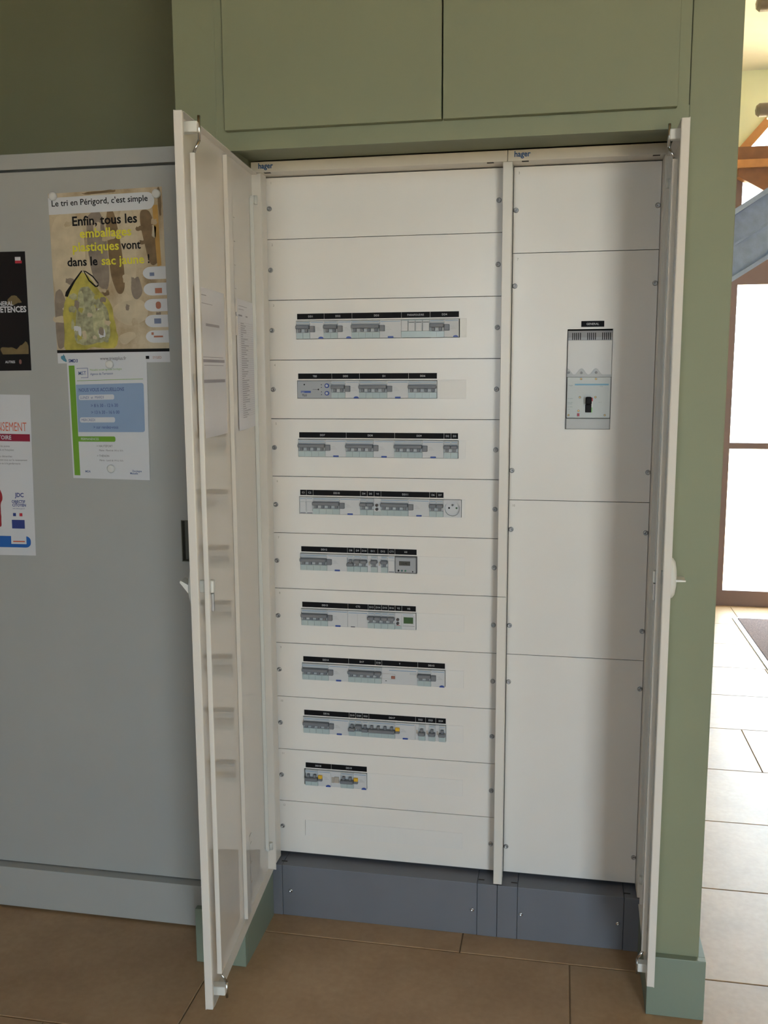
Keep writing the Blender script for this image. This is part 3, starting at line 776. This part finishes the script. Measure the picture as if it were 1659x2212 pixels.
def rbox(x0, x1, y0, y1, z0, z1, bev=0.0006):
    def build(bm):
        box(bm, x0, x1, y0, y1, z0, z1)
        bmesh.ops.bevel(bm, geom=bm.edges[:], offset=bev, segments=1, profile=0.5, affect='EDGES')
    return build

def mcb(par, x, poles, on=True, pw=M18):
    """miniature breaker poles ganged by a tie bar"""
    w = pw * poles
    part(par, 'body', 'mcb_body_%d_%.3f' % (poles, pw), body_build(w), MCBT, x)
    def cov(bm):
        for i in range(poles): box(bm, i * pw + 0.0005, (i + 1) * pw - 0.0005, -0.0078, -0.004, -0.0218, -0.0080)
    part(par, 'label_cover', 'mcb_cover_%d_%.3f' % (poles, pw), cov, MCBC, x)
    def ln(bm): box(bm, 0.002, w - 0.002, -0.0063, -0.0058, 0.0176, 0.0186)
    part(par, 'blue_line', 'mcb_line_%d_%.3f' % (poles, pw), ln, BLUEL, x)
    zb = (0.0018, 0.0108) if on else (-0.0068, 0.0022)
    part(par, 'toggle_bar', 'bar_%d_%d_%.3f' % (poles, on, pw), rbox(0.0003, w - 0.0003, -0.0175, -0.0030, zb[0], zb[1], 0.0016), TOGG, x)
    zs = (-0.0062, 0.0018) if on else (0.0022, 0.0105)
    me_b = rbox(pw / 2 - 0.0037, pw / 2 + 0.0037, -0.0110, -0.0025, zs[0], zs[1], 0.0008)
    for i in range(poles):
        part(par, 'toggle', 'stem_%d_%.3f' % (on, pw), me_b, TOGG, x + i * pw)

def rcd(par, x, mods, yellow=False):
    """residual-current block beside the poles"""
    w = M18 * mods
    part(par, 'residual_current_block', 'rcd_body_%d' % mods, flat_build(w, -0.0055), MCBW, x)
    def ln(bm): box(bm, 0.002, w - 0.002, -0.0060, -0.0054, 0.0176, 0.0186)
    part(par, 'blue_line', 'rcd_line_%d' % mods, ln, BLUEL, x)
    if yellow:
        part(par, 'residual_current_toggle', 'rcd_tog_y0', rbox(0.001, 0.0125, -0.0125, -0.004, -0.0062, 0.0005, 0.001), TOGG, x)
        part(par, 'yellow_toggle', 'rcd_tog_y1', rbox(0.001, 0.0125, -0.0115, -0.004, 0.0006, 0.0098, 0.001), YELT, x)
    else:
        part(par, 'residual_current_toggle', 'rcd_tog', rbox(0.0005, 0.0132, -0.0135, -0.004, -0.0058, 0.0092, 0.001), TOGG, x)
    if mods == 2:
        def but(bm):
            pts = [(0.0066 * math.cos(a), 0.0048 * math.sin(a)) for a in [math.pi * i / 10 for i in range(11)]]
            prism(bm, [(0.0285 + p[0], -0.0221 + p[1]) for p in pts], 'y', -0.0085, -0.004)
        part(par, 'test_button', 'rcd_but2', but, BLUEB, x)
    else:
        part(par, 'test_button', 'rcd_but3', rbox(0.0205, 0.0345, -0.0080, -0.004, -0.0221, -0.0182, 0.0006), BLUEB, x)
    def pr(bm):
        for i, (a, b) in enumerate(((0.016, 0.030), (0.018, 0.027), (0.016, 0.024))):
            if b < w: box(bm, a, b, -0.0058, -0.0053, -0.002 + i * 0.0032, -0.0013 + i * 0.0032)
    part(par, 'wiring_print', 'rcd_print_%d' % mods, pr, mat('printed_faint_grey', (0.44, 0.44, 0.44), 0.6), x)

ORD = ['first', 'second', 'third', 'fourth', 'fifth', 'sixth', 'seventh', 'eighth', 'ninth', 'tenth']
ROWN = {3: 'top', 4: 'second', 5: 'third', 6: 'fourth', 7: 'fifth', 8: 'sixth', 9: 'seventh', 10: 'eighth', 11: 'lowest'}
def device(row, x, name, label, cat, group=None):
    t = empty(name, (x, 0, plates[row - 1][1])); tag(t, label, cat, group); return t

def lbl(row, pos, desc): return '%s, %s from left in %s device row' % (desc, ORD[pos], ROWN[row])

def simple_box_device(t, w, m=MCBW, front=-0.004):
    part(t, 'body', 'flat_%.4f_%s' % (w, m.name), flat_build(w, front), m)

def disc(t, name, x, z, r, m, y0=-0.0035, y1=-0.006):
    part(t, name, 'disc_%.4f_%s_%.4f' % (r, m.name, y1), lambda bm: lathe_y(bm, 0, 0, [(r, y0), (r, y1 + 0.0005), (r * 0.85, y1), (0, y1)], 16), m, x, z)
def panel(t, name, x0, x1, z0, z1, m, y1=-0.0046, y0=-0.003):
    part(t, name, 'panel_%.4f_%.4f_%s_%.4f' % (x1 - x0, z1 - z0, m.name, y1), lambda bm: box(bm, 0, x1 - x0, y1, y0, 0, z1 - z0), m, x0, z0)
def tprint(t, name, s, h, x, z, m, y=-0.0043, bold=0.0, xs=1.0):
    L = WLOC[t]; bm = bmesh.new(); add_text(bm, s, h, L.x + x, L.y + y, L.z + z, 0, bold, xs); obj(name, bm, m, t, normals=False)

def build_row(row, x, items):
    tg = []
    for pos, it in enumerate(items):
        kind, lab = it[0], it[1]
        x0 = x
        if kind in ('d2', 'd4', 'd4y', 'd2y'):
            poles = 2 if '2' in kind else 4; mods = 2 if poles == 2 else 3
            yel = kind.endswith('y')
            t = device(row, x, 'residual_current_breaker', lbl(row, pos, '%s-pole breaker with %s-tripped residual block' % ('two' if poles == 2 else 'four', 'yellow') if yel else '%s-pole breaker with residual-current block' % ('two' if poles == 2 else 'four')), 'circuit breaker', 'breakers with residual-current block')
            mcb(t, 0, poles, not yel); rcd(t, M18 * poles, mods, yel)
            x += M18 * (poles + mods)
        elif kind in ('m1', 'm4', 'm1o', 'h1', 'h1o'):
            poles = 4 if '4' in kind else 1; on = not kind.endswith('o')
            half = kind.startswith('h')
            d = ('four-pole grey breaker without residual block' if poles == 4 else ('one-and-a-half-wide breaker' if half else 'narrow single-pole breaker')) + ('' if on else ' switched down')
            t = device(row, x, 'circuit_breaker', lbl(row, pos, d), 'circuit breaker', 'breakers in the rows')
            if half:
                part(t, 'side_block', 'half_side', flat_build(0.009, -0.0045), MCBW)
                panel(t, 'side_flag', 0.003, 0.0062, -0.004, 0.006, BEIGE, -0.0055)
                mcb(t, 0.009, 1, on); x += 0.027
            else:
                mcb(t, 0, poles, on); x += M18 * poles
        elif kind == 'spd':
            t = device(row, x, 'surge_arrester', lbl(row, pos, 'pale surge arrester with four plug-in cartridges'), 'surge arrester')
            part(t, 'body', 'spd_body', flat_build(0.072, -0.0035), MCBC)
            for i in range(4):
                part(t, 'cartridge', 'spd_cart', rbox(0.0006, 0.0174, -0.009, -0.002, -0.0065, 0.0195, 0.0008), MCBW, i * M18)
                if i: panel(t, 'black_line', i * M18 + 0.002, i * M18 + 0.016, 0.0142, 0.0158, mat('printed_dark_green', (0.02, 0.05, 0.04)), -0.0093, -0.008)
            x += 0.072
        elif kind == 'tlu':
            t = device(row, x, 'twilight_switch', lbl(row, pos, 'light grey twilight switch with two blue knobs'), 'switch')
            w = 0.0900; simple_box_device(t, w, CLOCK); x += w
            disc(t, 'sensor_lamp', 0.018, 0.0125, 0.0018, INKK, -0.0035, -0.0048)
            panel(t, 'blue_badge', 0.0085, 0.035, -0.0085, -0.0035, BLUEB)
            tprint(t, 'type_print', 'TLU', 0.0050, 0.018, -0.0145, INKK, bold=0.02)
            tprint(t, 'badge_print', 'hager', 0.0032, 0.014, -0.006, INKW, -0.0048)
            for z in (0.0095, -0.0095):
                disc(t, 'knob', 0.078, z, 0.0056, BLUEB, -0.0035, -0.0085); disc(t, 'knob_face', 0.078, z, 0.0034, MCBW, -0.008, -0.0092)
            for z in (0.012, 0.005, -0.006, -0.013): disc(t, 'mark', 0.063, z, 0.0011, INKK, -0.0035, -0.0045)
            panel(t, 'dial_line', 0.040, 0.054, -0.0002, 0.0004, INKK)
            disc(t, 'pointer', 0.055, 0.0, 0.0018, INKK, -0.0035, -0.0046)
        elif kind == 'ct1':
            t = device(row, x, 'contactor', lbl(row, pos, 'narrow plain white contactor'), 'contactor', 'small contactors'); simple_box_device(t, M18)
            part(t, 'face', 'ct_face', rbox(0.0008, 0.0172, -0.0062, -0.003, -0.0145, 0.0105, 0.0006), MCBW)
            panel(t, 'foot_line', 0.002, 0.016, -0.0205, -0.0188, INK)
            panel(t, 'blue_line', 0.002, 0.016, 0.0176, 0.0186, BLUEL); x += M18
        elif kind == 'ct3':
            t = device(row, x, 'contactor', lbl(row, pos, 'wide plain white contactor'), 'contactor'); simple_box_device(t, 0.054)
            panel(t, 'blue_line', 0.002, 0.052, 0.0160, 0.0170, BLUEL); panel(t, 'foot_mark', 0.008, 0.019, -0.0222, -0.0198, INK)
            part(t, 'seam', 'ct3_seam', lambda bm: box(bm, 0.0255, 0.0262, -0.0043, -0.003, -0.02, 0.014), mat('printed_faint_grey', (0.44, 0.44, 0.44))); x += 0.054
        elif kind == 'ind':
            t = device(row, x, 'indicator_module', lbl(row, pos, 'narrow module with two round dark lamps'), 'indicator'); simple_box_device(t, M18)
            for z in (0.0045, -0.0055): disc(t, 'lamp', 0.008, z, 0.0038, mat('lamp_dark', (0.06, 0.045, 0.045), 0.25), -0.0035, -0.0085)
            panel(t, 'label_cover', 0.001, 0.017, -0.0218, -0.0115, MCBC); x += M18
            if row == 8: panel(t, 'red_line', 0.004, 0.014, -0.0115, -0.0105, REDP, -0.0048)
        elif kind == 'sock':
            t = device(row, x, 'power_socket', lbl(row, pos, 'square white power socket with round recess'), 'socket'); w = 0.0455
            def face(bm):
                n = 24; z_ = 0.0; cx = w / 2; r = 0.0195
                circ = [(cx + r * math.cos(2 * math.pi * i / n + math.pi / 4), r * math.sin(2 * math.pi * i / n + math.pi / 4)) for i in range(n)]
                cor = []
                for i in range(n):
                    a = 2 * math.pi * i / n + math.pi / 4; c, s = math.cos(a), math.sin(a); k = 1 / max(abs(c), abs(s))
                    cor.append((cx + 0.0223 * c * k, 0.0223 * s * k))
                A = [bm.verts.new((p[0], -0.006, p[1])) for p in circ]; B = [bm.verts.new((p[0], -0.006, p[1])) for p in cor]
                D = [bm.verts.new((p[0], 0.006, p[1])) for p in circ]; E_ = [bm.verts.new((p[0], 0.03, p[1])) for p in cor]
                for i in range(n):
                    j = (i + 1) % n
                    bm.faces.new((A[i], A[j], B[j], B[i])); bm.faces.new((A[i], D[i], D[j], A[j])); bm.faces.new((B[i], B[j], E_[j], E_[i]))
                bm.faces.new(D)
            part(t, 'body', 'socket_body', face, MCBW)
            for dx, dz, m_ in ((-0.0095, 0.0, INKK), (0.0095, 0.0, LCDG)): disc(t, 'pin_hole', w / 2 + dx, dz, 0.0024, m_, 0.006, 0.0052)
            part(t, 'earth_pin', 'earth_pin', lambda bm: lathe_y(bm, 0, 0, [(0.0024, 0.006), (0.0024, -0.003), (0.0015, -0.005), (0, -0.0055)], 12), SCREW, w / 2, 0.0085)
            x += w
        elif kind == 'clock':
            t = device(row, x, 'time_switch', lbl(row, pos, 'grey time switch with dark frame and display'), 'timer'); w = 0.057
            simple_box_device(t, w, GREYD, -0.003); part(t, 'face', 'clock_face', rbox(0.0018, w - 0.0018, -0.0075, -0.002, -0.0195, 0.0195, 0.001), CLOCK)
            panel(t, 'display', 0.012, 0.041, -0.001, 0.0105, LCDB, -0.0080, -0.007)
            tprint(t, 'digits', '12:45', 0.0048, 0.0265, 0.0045, INKK, -0.0082)
            for i, m_ in enumerate((INKK, mat('button_teal', (0.05, 0.14, 0.14)), mat('button_green', (0.05, 0.16, 0.10)))): disc(t, 'button', 0.0105 + i * 0.009, -0.0145, 0.0024, m_, -0.007, -0.0092)
            disc(t, 'fixing', 0.0475, -0.0165, 0.0017, INKK, -0.007, -0.0080); x += w
        elif kind == 'lcd':
            t = device(row, x, 'time_switch', lbl(row, pos, 'small white time switch with green display'), 'timer'); w = 0.037
            simple_box_device(t, w); part(t, 'bezel', 'lcd_bezel', rbox(0.0035, w - 0.0045, -0.0062, -0.003, -0.0075, 0.014, 0.0006), MCBW)
            panel(t, 'display', 0.0055, w - 0.0065, -0.0050, 0.0118, LCDG, -0.0068, -0.006); panel(t, 'foot_line', 0.002, w - 0.003, -0.0128, -0.0122, INK)
            panel(t, 'blue_line', 0.003, w - 0.006, 0.0178, 0.0184, BLUEL); x += w
        elif kind == 'rem':
            t = device(row, x, 'remote_control_module', lbl(row, pos, 'wide white module with small red rocker'), 'control module'); w = 0.096
            simple_box_device(t, w); panel(t, 'blue_line', 0.020, w - 0.004, 0.0150, 0.0162, BLUEL)
            panel(t, 'print_frame', 0.001, 0.036, -0.009, 0.006, BEIGE, -0.0044)
            panel(t, 'print_field', 0.0016, 0.0354, -0.0084, 0.0054, MCBW, -0.0046)
            part(t, 'rocker', 'red_rocker', rbox(0.026, 0.036, -0.0075, -0.003, -0.0068, 0.0005, 0.0006), mat('rocker_red', (0.34, 0.12, 0.08)))
            panel(t, 'foot_mark', 0.010, 0.0135, -0.0145, -0.0130, INKK)
            panel(t, 'type_field', 0.075, w - 0.003, 0.006, 0.0115, MCBT, -0.0044); x += w
        elif kind == 'd2yb':
            t = device(row, x, 'residual_current_breaker', lbl(row, pos, 'breaker with beige side block and yellow-tripped residual block'), 'circuit breaker', 'breakers with residual-current block')
            part(t, 'side_block', 'beige_side', flat_build(0.027, -0.0055), MCBW)
            panel(t, 'beige_toggle', 0.010, 0.0225, -0.008, 0.008, BEIGE, -0.0095, -0.005); panel(t, 'beige_bar', 0.002, 0.0085, -0.010, 0.006, BEIGE, -0.0065, -0.005)
            mcb(t, 0.027, 2, False); rcd(t, 0.063, 2, True); x += 0.099
        if lab is not None:
            for a, b, s in (lab if isinstance(lab, list) else [(0.0, 1.0, lab)]):
                tg.append((x0 + (x - x0) * a, x0 + (x - x0) * b, s))
    tags(row, [(max(a, 0.0795) if i == 0 else a, b, s) for i, (a, b, s) in enumerate(tg)])
    return x

e3 = build_row(3, ROWX, [('d2', 'DD1'), ('d2', 'DD2'), ('d4', 'DD3'), ('spd', 'PARAFOUDRE'), ('d2', 'DD4')])
e4 = build_row(4, ROWX, [('tlu', 'TB5'), ('d2', 'DD5'), ('d4', 'D1'), ('m4', 'DD6')])
e5 = build_row(5, ROWX, [('d4', 'DD7'), ('d4', 'DD8'), ('d4', 'DD9'), ('m1', 'D2'), ('m1', 'D3')])
e6 = build_row(6, ROWX, [('ct1', 'C1'), ('ct1', 'C2'), ('d4', 'DD10'), ('m1', 'D4'), ('m1', 'D5'), ('ind', 'V1'), ('d4', 'DD11'), ('m1', 'D6'), ('m1', 'D7'), ('sock', None)])
e7 = build_row(7, ROWX, [('d4', 'DD12'), ('m1o', 'D8'), ('m1', 'D9'), ('m1', 'D10'), ('h1', 'D11'), ('h1', 'D12'), ('ct1', 'CT1'), ('clock', 'H1')])
e8 = build_row(8, ROWX, [('d4', 'DD13'), ('ct3', 'CT2'), ('m1', 'D13'), ('m1', 'D14'), ('m1', 'D15'), ('m1', 'D16'), ('ind', 'V2'), ('lcd', 'H2')])
e9 = build_row(9, ROWX, [('d4', 'DD14'), ('m4', 'D17'), ('m1', 'D18'), ('rem', 'T'), ('d2', 'DD15')])
e10 = build_row(10, ROWX, [('d4', 'DD16'), ('m1o', 'D19'), ('m1', 'D20'), ('m1o', 'D21'), ('d4y', 'DD17'), ('h1o', 'D22'), ('h1o', 'D23'), ('h1o', 'D24')])
e11 = build_row(11, ROWX + 0.0025, [('d2y', 'DD18'), ('d2yb', 'DD19')])
for r_, e_, g_ in ((3, e3, 0.0022), (4, e4, 0.0006), (5, e5, 0.0010), (6, e6, 0.0006), (7, e7, 0.0012), (8, e8, 0.0012), (9, e9, 0.0012), (10, e10, 0.0006), (11, e11, 0.0006)):
    blank(r_, e_ + g_)
blank(12, HX0 + 0.001)

# ------------------------------------------------------------------ main switch
t = empty('main_switch', (0.809, 0, 1.335)); tag(t, 'large moulded-case main switch with black toggle in the right-hand cabinet', 'circuit breaker')
MSW = mat('main_switch_white_plastic', (0.66, 0.65, 0.64), 0.4, 0.02); MSG = mat('main_switch_grey_plastic', (0.44, 0.45, 0.455), 0.4, 0.03)
MSF = mat('main_switch_face_grey', (0.50, 0.53, 0.525), 0.4, 0.03); MSV = mat('main_switch_vent_grey', (0.33, 0.33, 0.345), 0.4, 0.03)
def zx(x): return 0.7557 + (x - 355) / 770 * 0.1065
def zz(y): return 1.5755 - (y - 330) / 1700 * 0.2410
mx0, mx1 = 0.7565, 0.8615
obj('lower_cover', bbox(mx0, mx1, -0.011, 0.03, 1.3352, 1.3618, 0.002), MSG, t)
obj('face', bbox(mx0 + 0.001, mx1 - 0.001, -0.014, 0.03, 1.3628, 1.4612, 0.0012), MSF, t)
pts = [(mx0, 1.4616), (mx1, 1.4616), (mx1, 1.4668)]
pk = [zx(365), zx(610), zx(855)]
xr = mx1
n_ = 60
for i in range(n_ + 1):
    x = mx1 - 0.0005 - (mx1 - mx0 - 0.001) * i / n_
    d = min(abs(x - q) for q in pk); hw = (pk[1] - pk[0]) / 2
    z = 1.4672 + 0.0150 * max(0.0, 0.5 + 0.5 * math.cos(math.pi * min(1.0, d / (hw * 0.98))))
    pts.append((x, z))
bm = bmesh.new(); prism(bm, pts, 'y', -0.0125, 0.03); obj('terminal_edge', bm, MSG, t)
obj('upper_cover', bbox(mx0 + 0.0005, mx1 - 0.0002, -0.0095, 0.03, 1.4618, 1.5490, 0.001), MSW, t)
vb = bmesh.new()
prism(vb, [(0.03, 1.5492), (-0.0085, 1.5492), (-0.0085, 1.5555), (-0.004, 1.5715), (0.03, 1.5715)], 'x', mx0 + 0.0005, mx1)
vent = obj('vent_cover', vb, MSV, t)
for c in (510, 765, 1018):
    for i in range(5):
        x = zx(c - 66 + i * 33); bm = bmesh.new()
        prism(bm, [(-0.0080, 1.5497), (-0.0089, 1.5497), (-0.0089, 1.5556), (-0.0058, 1.5666), (-0.0050, 1.5666)], 'x', x - 0.0010, x + 0.0010); obj('slot', bm, INKK, vent)
obj('toggle', bbox(0.8018, 0.8164, -0.034, -0.012, zz(1600), zz(1470), 0.003), mat('toggle_black_plastic', (0.006, 0.004, 0.005), 0.6, spec=0.2), t)
obj('toggle_slot', bbox(0.8018, 0.8164, -0.0165, -0.012, zz(1735), zz(1600), 0.001), mat('toggle_black_plastic', (0.012, 0.009, 0.010)), t)
def tb_mesh(bm): lathe_y(bm, 0, 0, [(0.0026, 0.0), (0.0026, -0.0010), (0.0014, -0.0008), (0, -0.0006)], 14)
for a, b in ((605, 1168), (858, 1168), (592, 1478), (858, 1475), (573, 1708), (403, 1782), (1025, 1780)):
    inst('cover_screw', mesh('brass_screw', tb_mesh, BRASS), (zx(a), -0.0138, zz(b)), t)
for a, b in ((372, 1040), (605, 1045), (858, 1040)):
    bm = bmesh.new(); lathe_y(bm, zx(a) + (0.002 if a < 400 else 0), zz(b + 20), [(0.0034, -0.0123), (0.0034, -0.0131), (0.0026, -0.0131), (0.0026, -0.0126), (0, -0.0126)], 14); obj('terminal_hole', bm, MSV, t)
def mp(nm, a, b, c, d, m_, y=-0.0143):
    bm = bmesh.new(); box(bm, zx(a), zx(b), y, -0.0135, zz(d), zz(c)); obj(nm, bm, m_, t)
mp('blue_line', 500, 1078, 1250, 1276, mat('printed_sky_blue', (0.16, 0.36, 0.52), 0.5)); mp('red_button', 552, 592, 1750, 1800, mat('printed_wine', (0.30, 0.03, 0.06)), -0.0165)
mp('indicator_red', 782, 815, 1485, 1545, REDP); mp('indicator_white', 782, 815, 1545, 1650, MSW); mp('indicator_green', 775, 810, 1650, 1735, GREENP)
bm = bmesh.new()
for s_, x_, y_, h_ in (('hager', 435, 1275, 0.0032), ('H250', 955, 1292, 0.0024), ('Ui 690V', 430, 1500, 0.0026), ('Uimp 8kV', 430, 1565, 0.0022), ('In 250A', 425, 1590, 0.0022), ('Icu 40kA', 430, 1640, 0.0022), ('Ics', 410, 1680, 0.0022), ('cat. A', 940, 1560, 0.0022)):
    add_text(bm, s_, h_, zx(x_), -0.0142, zz(y_))
obj('rating_print', bm, mat('printed_slate', (0.20, 0.26, 0.28), 0.6), t, normals=False)

# ------------------------------------------------------------------ plinth
def plinth(par, parts):
    for nm, a, b in parts:
        bm = bbox(a, b, FP + (0.001 if nm == 'plinth_panel' else 0.0), 0.20, 0.0, 0.1465, 0.0012); obj(nm, bm, PLINTH, par)
def pscrew(par, x, z):
    me = mesh('plinth_screw', lambda bm: lathe_y(bm, 0, 0, [(0.0056, 0.0), (0.0056, -0.0012), (0.0042, -0.0028), (0.0024, -0.0033), (0.0020, -0.0018), (0, -0.0016)], 16), mat('bright_zinc', (0.65, 0.66, 0.68), 0.25, metal=1.0))
    inst('plinth_screw', me, (x, FP + 0.0008, z), par)
plinth(left, (('plinth_corner', -0.0155, 0.0242), ('plinth_panel', 0.0250, 0.5562), ('plinth_corner', 0.5570, 0.6085)))
plinth(right, (('plinth_corner', 0.6095, 0.6612), ('plinth_panel', 0.6620, 0.9312), ('plinth_corner', 0.9320, 0.984)))
pscrew(left, 0.048, 0.0735); pscrew(left, 0.5444, 0.0715); pscrew(right, 0.6714, 0.0722); pscrew(right, 0.9172, 0.0735)
SLOT = mat('slot_dark', (0.03, 0.025, 0.02))
for par, xs_ in ((left, (0.026, 0.566)), (right, (0.652, 0.940))):
    for x in xs_:
        bm = bmesh.new(); box(bm, x - 0.008, x + 0.008, -0.036, -0.032, 0.1462, 0.1472); obj('slot', bm, SLOT, par)

# ------------------------------------------------------------------ open doors
ZB, ZT = 0.134, 1.955
def cabinet_door(par, hinge, free, rib, rod_u, label):
    H = Vector((*hinge, 0)); Fv = Vector((*free, 0)); W = (Fv - H).length; T = (Fv - H) / W
    N = Vector((-T.y, T.x, 0))
    if not rib: N = -N
    def D(u, n, z): q = H + T * u + N * n; return (q.x, q.y, z)
    def dbox(bm, u0, u1, n0, n1, z0, z1, bev=0.0):
        b = bmesh.new(); vs = box(b, u0, u1, n0, n1, z0, z1)
        if bev: bmesh.ops.bevel(b, geom=b.edges[:], offset=bev, segments=2, profile=0.5, affect='EDGES')
        for v in b.verts: v.co = D(*v.co)
        me = bpy.data.meshes.new('t'); b.to_mesh(me); b.free(); bm.from_mesh(me); bpy.data.meshes.remove(me)
    bm = bmesh.new()
    dbox(bm, 0.0, W, 0.0, 0.0016, ZB, ZT)
    dbox(bm, W - 0.011, W, 0.0, 0.0165, ZB, ZT, 0.0022)
    dbox(bm, 0.0, 0.0016, 0.0016, 0.0235 if rib else 0.014, ZB, ZT)
    dbox(bm, 0.0, W - 0.011, 0.0016, 0.0165, ZT - 0.0016, ZT); dbox(bm, 0.0, W - 0.011, 0.0016, 0.0165, ZB, ZB + 0.0016)
    d = obj('door', bm, DOORW, par)
    d['label'] = label
    if rib:
        bm = bmesh.new(); dbox(bm, 0.2250, 0.2585, 0.0018, 0.0118, ZB + 0.012, ZT - 0.010, 0.0015); obj('stiffening_rib', bm, DOORW, d)
        for z0, z1 in ((1.56, 1.872), (0.175, 0.345)):
            bm = bmesh.new(); z = z0
            while z < z1 - 0.01:
                dbox(bm, 0.2035, 0.2248, 0.0100, 0.0114, z, min(z + 0.043, z1)); z += 0.052
            dbox(bm, 0.2200, 0.2248, 0.0100, 0.0114, z0, z1)
            obj('perforated_strip', bm, DOORW, d)
    r0, r1 = rod_u
    bm = bmesh.new(); dbox(bm, r0, r1, 0.0170, 0.0275, ZB + 0.060, ZT - 0.068, 0.001); obj('lock_bar', bm, DOORW, d)
    um = (r0 + r1) / 2
    for s, ze, zg in ((1, ZT - 0.070, ZT - 0.012), (-1, ZB + 0.062, ZB + 0.012)):
        bm = bmesh.new(); tube(bm, [D(um, 0.022, ze - s * 0.012), D(um, 0.024, ze + s * 0.004), D(um - 0.003, 0.0345, ze + s * 0.026), D(um - 0.003, 0.0345, zg + s * 0.012)], 0.0030, 10); obj('rod_end', bm, CHROME, d)
        bm = bmesh.new(); dbox(bm, um - 0.010, um + 0.010, 0.0018, 0.0345, min(zg, zg - s * 0.020), max(zg, zg - s * 0.020), 0.002); obj('rod_guide', bm, PLAST, d)
    # swing handle on the outside
    hu = W - 0.040; hz = 1.046
    bm = bmesh.new()
    n2 = 24; rings = []
    for k, (f, nn) in enumerate(((1.0, 0.0), (0.97, -0.006), (0.80, -0.011), (0.45, -0.0135), (0.0, -0.014))):
        rings.append([bm.verts.new(D(hu + 0.026 * f * math.cos(2 * math.pi * i / n2), nn, hz + 0.044 * f * math.sin(2 * math.pi * i / n2))) for i in range(n2)] if f else [bm.verts.new(D(hu, nn, hz))])
    for a, b in zip(rings[:-1], rings[1:]):
        for i in range(n2):
            j = (i + 1) % n2
            f = bm.faces.new((a[i], a[j], b[j], b[i])) if len(b) > 1 else bm.faces.new((a[i], a[j], b[0])); f.smooth = True
    obj('handle_rosette', bm, PLAST, d)
    bm = bmesh.new(); b = bmesh.new()
    if rib:
        prism(b, [(-0.011, -0.012), (-0.030, 0.012), (-0.028, 0.016), (-0.013, 0.008)], 'x', hu - 0.016, hu + 0.016)
    else:
        prism(b, [(-0.011, -0.004), (-0.031, -0.003), (-0.031, 0.000), (-0.011, 0.001)], 'x', hu - 0.020, hu + 0.020)
    for v in b.verts: v.co = D(v.co.x, v.co.y, hz + v.co.z)
    obj('handle_lever', b, PLAST, d); bm.free()
    bm = bmesh.new(); dbox(bm, r0 - 0.016, r0 - 0.0005, 0.0018, 0.0330, hz - 0.014, hz + 0.012, 0.003); obj('lock_case', bm, PLAST, d)
    bm = bmesh.new(); dbox(bm, r0 - 0.010, r0 - 0.0005, 0.0180, 0.0320, hz - 0.052, hz - 0.015, 0.001); obj('lock_tongue', bm, SCREW, d)
    # seal strip and hinges
    bm = bmesh.new(); dbox(bm, 0.024, 0.029, 0.0018, 0.011, ZB + 0.07, ZT - 0.06, 0.001); obj('seal_strip', bm, PLAST, d)
    for z in (1.893, 0.205):
        bm = bmesh.new(); cyl(bm, D(0.006, 0.012, z - 0.010), D(0.006, 0.012, z + 0.010), 0.0045, seg=14)
        dbox(bm, 0.004, 0.022, 0.0018, 0.010, z - 0.008, z + 0.008, 0.001); obj('hinge', bm, PLAST, d)
    return D, d
DL, dl = cabinet_door(left, (-0.014, -0.060), (0.0295, -0.632), True, (0.5270, 0.5385), 'white metal door of the wide cabinet, swung open, with stiffening rib')
DR, dr = cabinet_door(right, (0.9825, -0.060), (0.9745, -0.388), False, (0.282, 0.293), 'narrow white metal door, swung open and seen almost edge-on')

# papers taped inside the left door
def door_paper(name, label, u0, u1, z0, z1, lines, skew=0.0):
    o = empty(name, DL((u0 + u1) / 2, 0.003, z0)); tag(o, label, 'paper')
    n = 8
    def q(u, v, k=0.0):   # v 0 at the top; a little bow off the door
        uu = u1 + (u0 - u1) * u
        return DL(uu, 0.0032 + 0.0035 * math.sin(math.pi * u) * (0.3 + 0.7 * v) + k, z1 + (z0 - z1) * v + skew * (u - 0.5) * (v - 0.3))
    bm = bmesh.new(); G_ = [[bm.verts.new(q(i / n, j / n)) for i in range(n + 1)] for j in range(n + 1)]
    for j in range(n):
        for i in range(n):
            bm.faces.new((G_[j][i], G_[j][i + 1], G_[j + 1][i + 1], G_[j + 1][i]))
    bmesh.ops.recalc_face_normals(bm, faces=bm.faces[:])
    bmesh.ops.solidify(bm, geom=bm.faces[:], thickness=0.0003)
    obj('sheet', bm, PAPER, o)
    bm = bmesh.new()
    for a, b, v, h in lines:
        m_ = 6
        for i in range(m_):
            ua, ub = a + (b - a) * i / m_, a + (b - a) * (i + 1) / m_
            bm.faces.new([bm.verts.new(q(x, y, 0.0006)) for x, y in ((ua, v), (ub, v), (ub, v + h), (ua, v + h))])
    obj('print', bm, mat('printed_dim_ink', (0.42, 0.40, 0.45), 0.8), o)
door_paper('paper_notice', 'pale A4 notice taped inside the open left door, nearer its free edge', 0.285, 0.492, 1.342, 1.647,
    [(0.15, 0.35, 0.045, 0.006), (0.15, 0.55, 0.10, 0.004), (0.30, 0.78, 0.232, 0.018), (0.15, 0.9, 0.455, 0.004), (0.12, 0.95, 0.472, 0.020), (0.2, 0.9, 0.51, 0.004), (0.12, 0.95, 0.608, 0.022)])
random.seed(3)
ln = [(0.12, 0.6, 0.05, 0.004), (0.12, 0.4, 0.075, 0.004), (0.10, 0.30, 0.118, 0.012), (0.5, 0.62, 0.118, 0.012)]
for i in range(44):
    v = 0.175 + i * 0.0168
    ln += [(0.10, 0.98, v, 0.0012), (0.20, 0.30 + 0.35 * random.random(), v + 0.005, 0.0055)]
door_paper('circuit_list', 'A4 printed circuit list taped inside the open left door, beside the hinge', 0.030, 0.183, 1.342, 1.645, ln, 0.006)
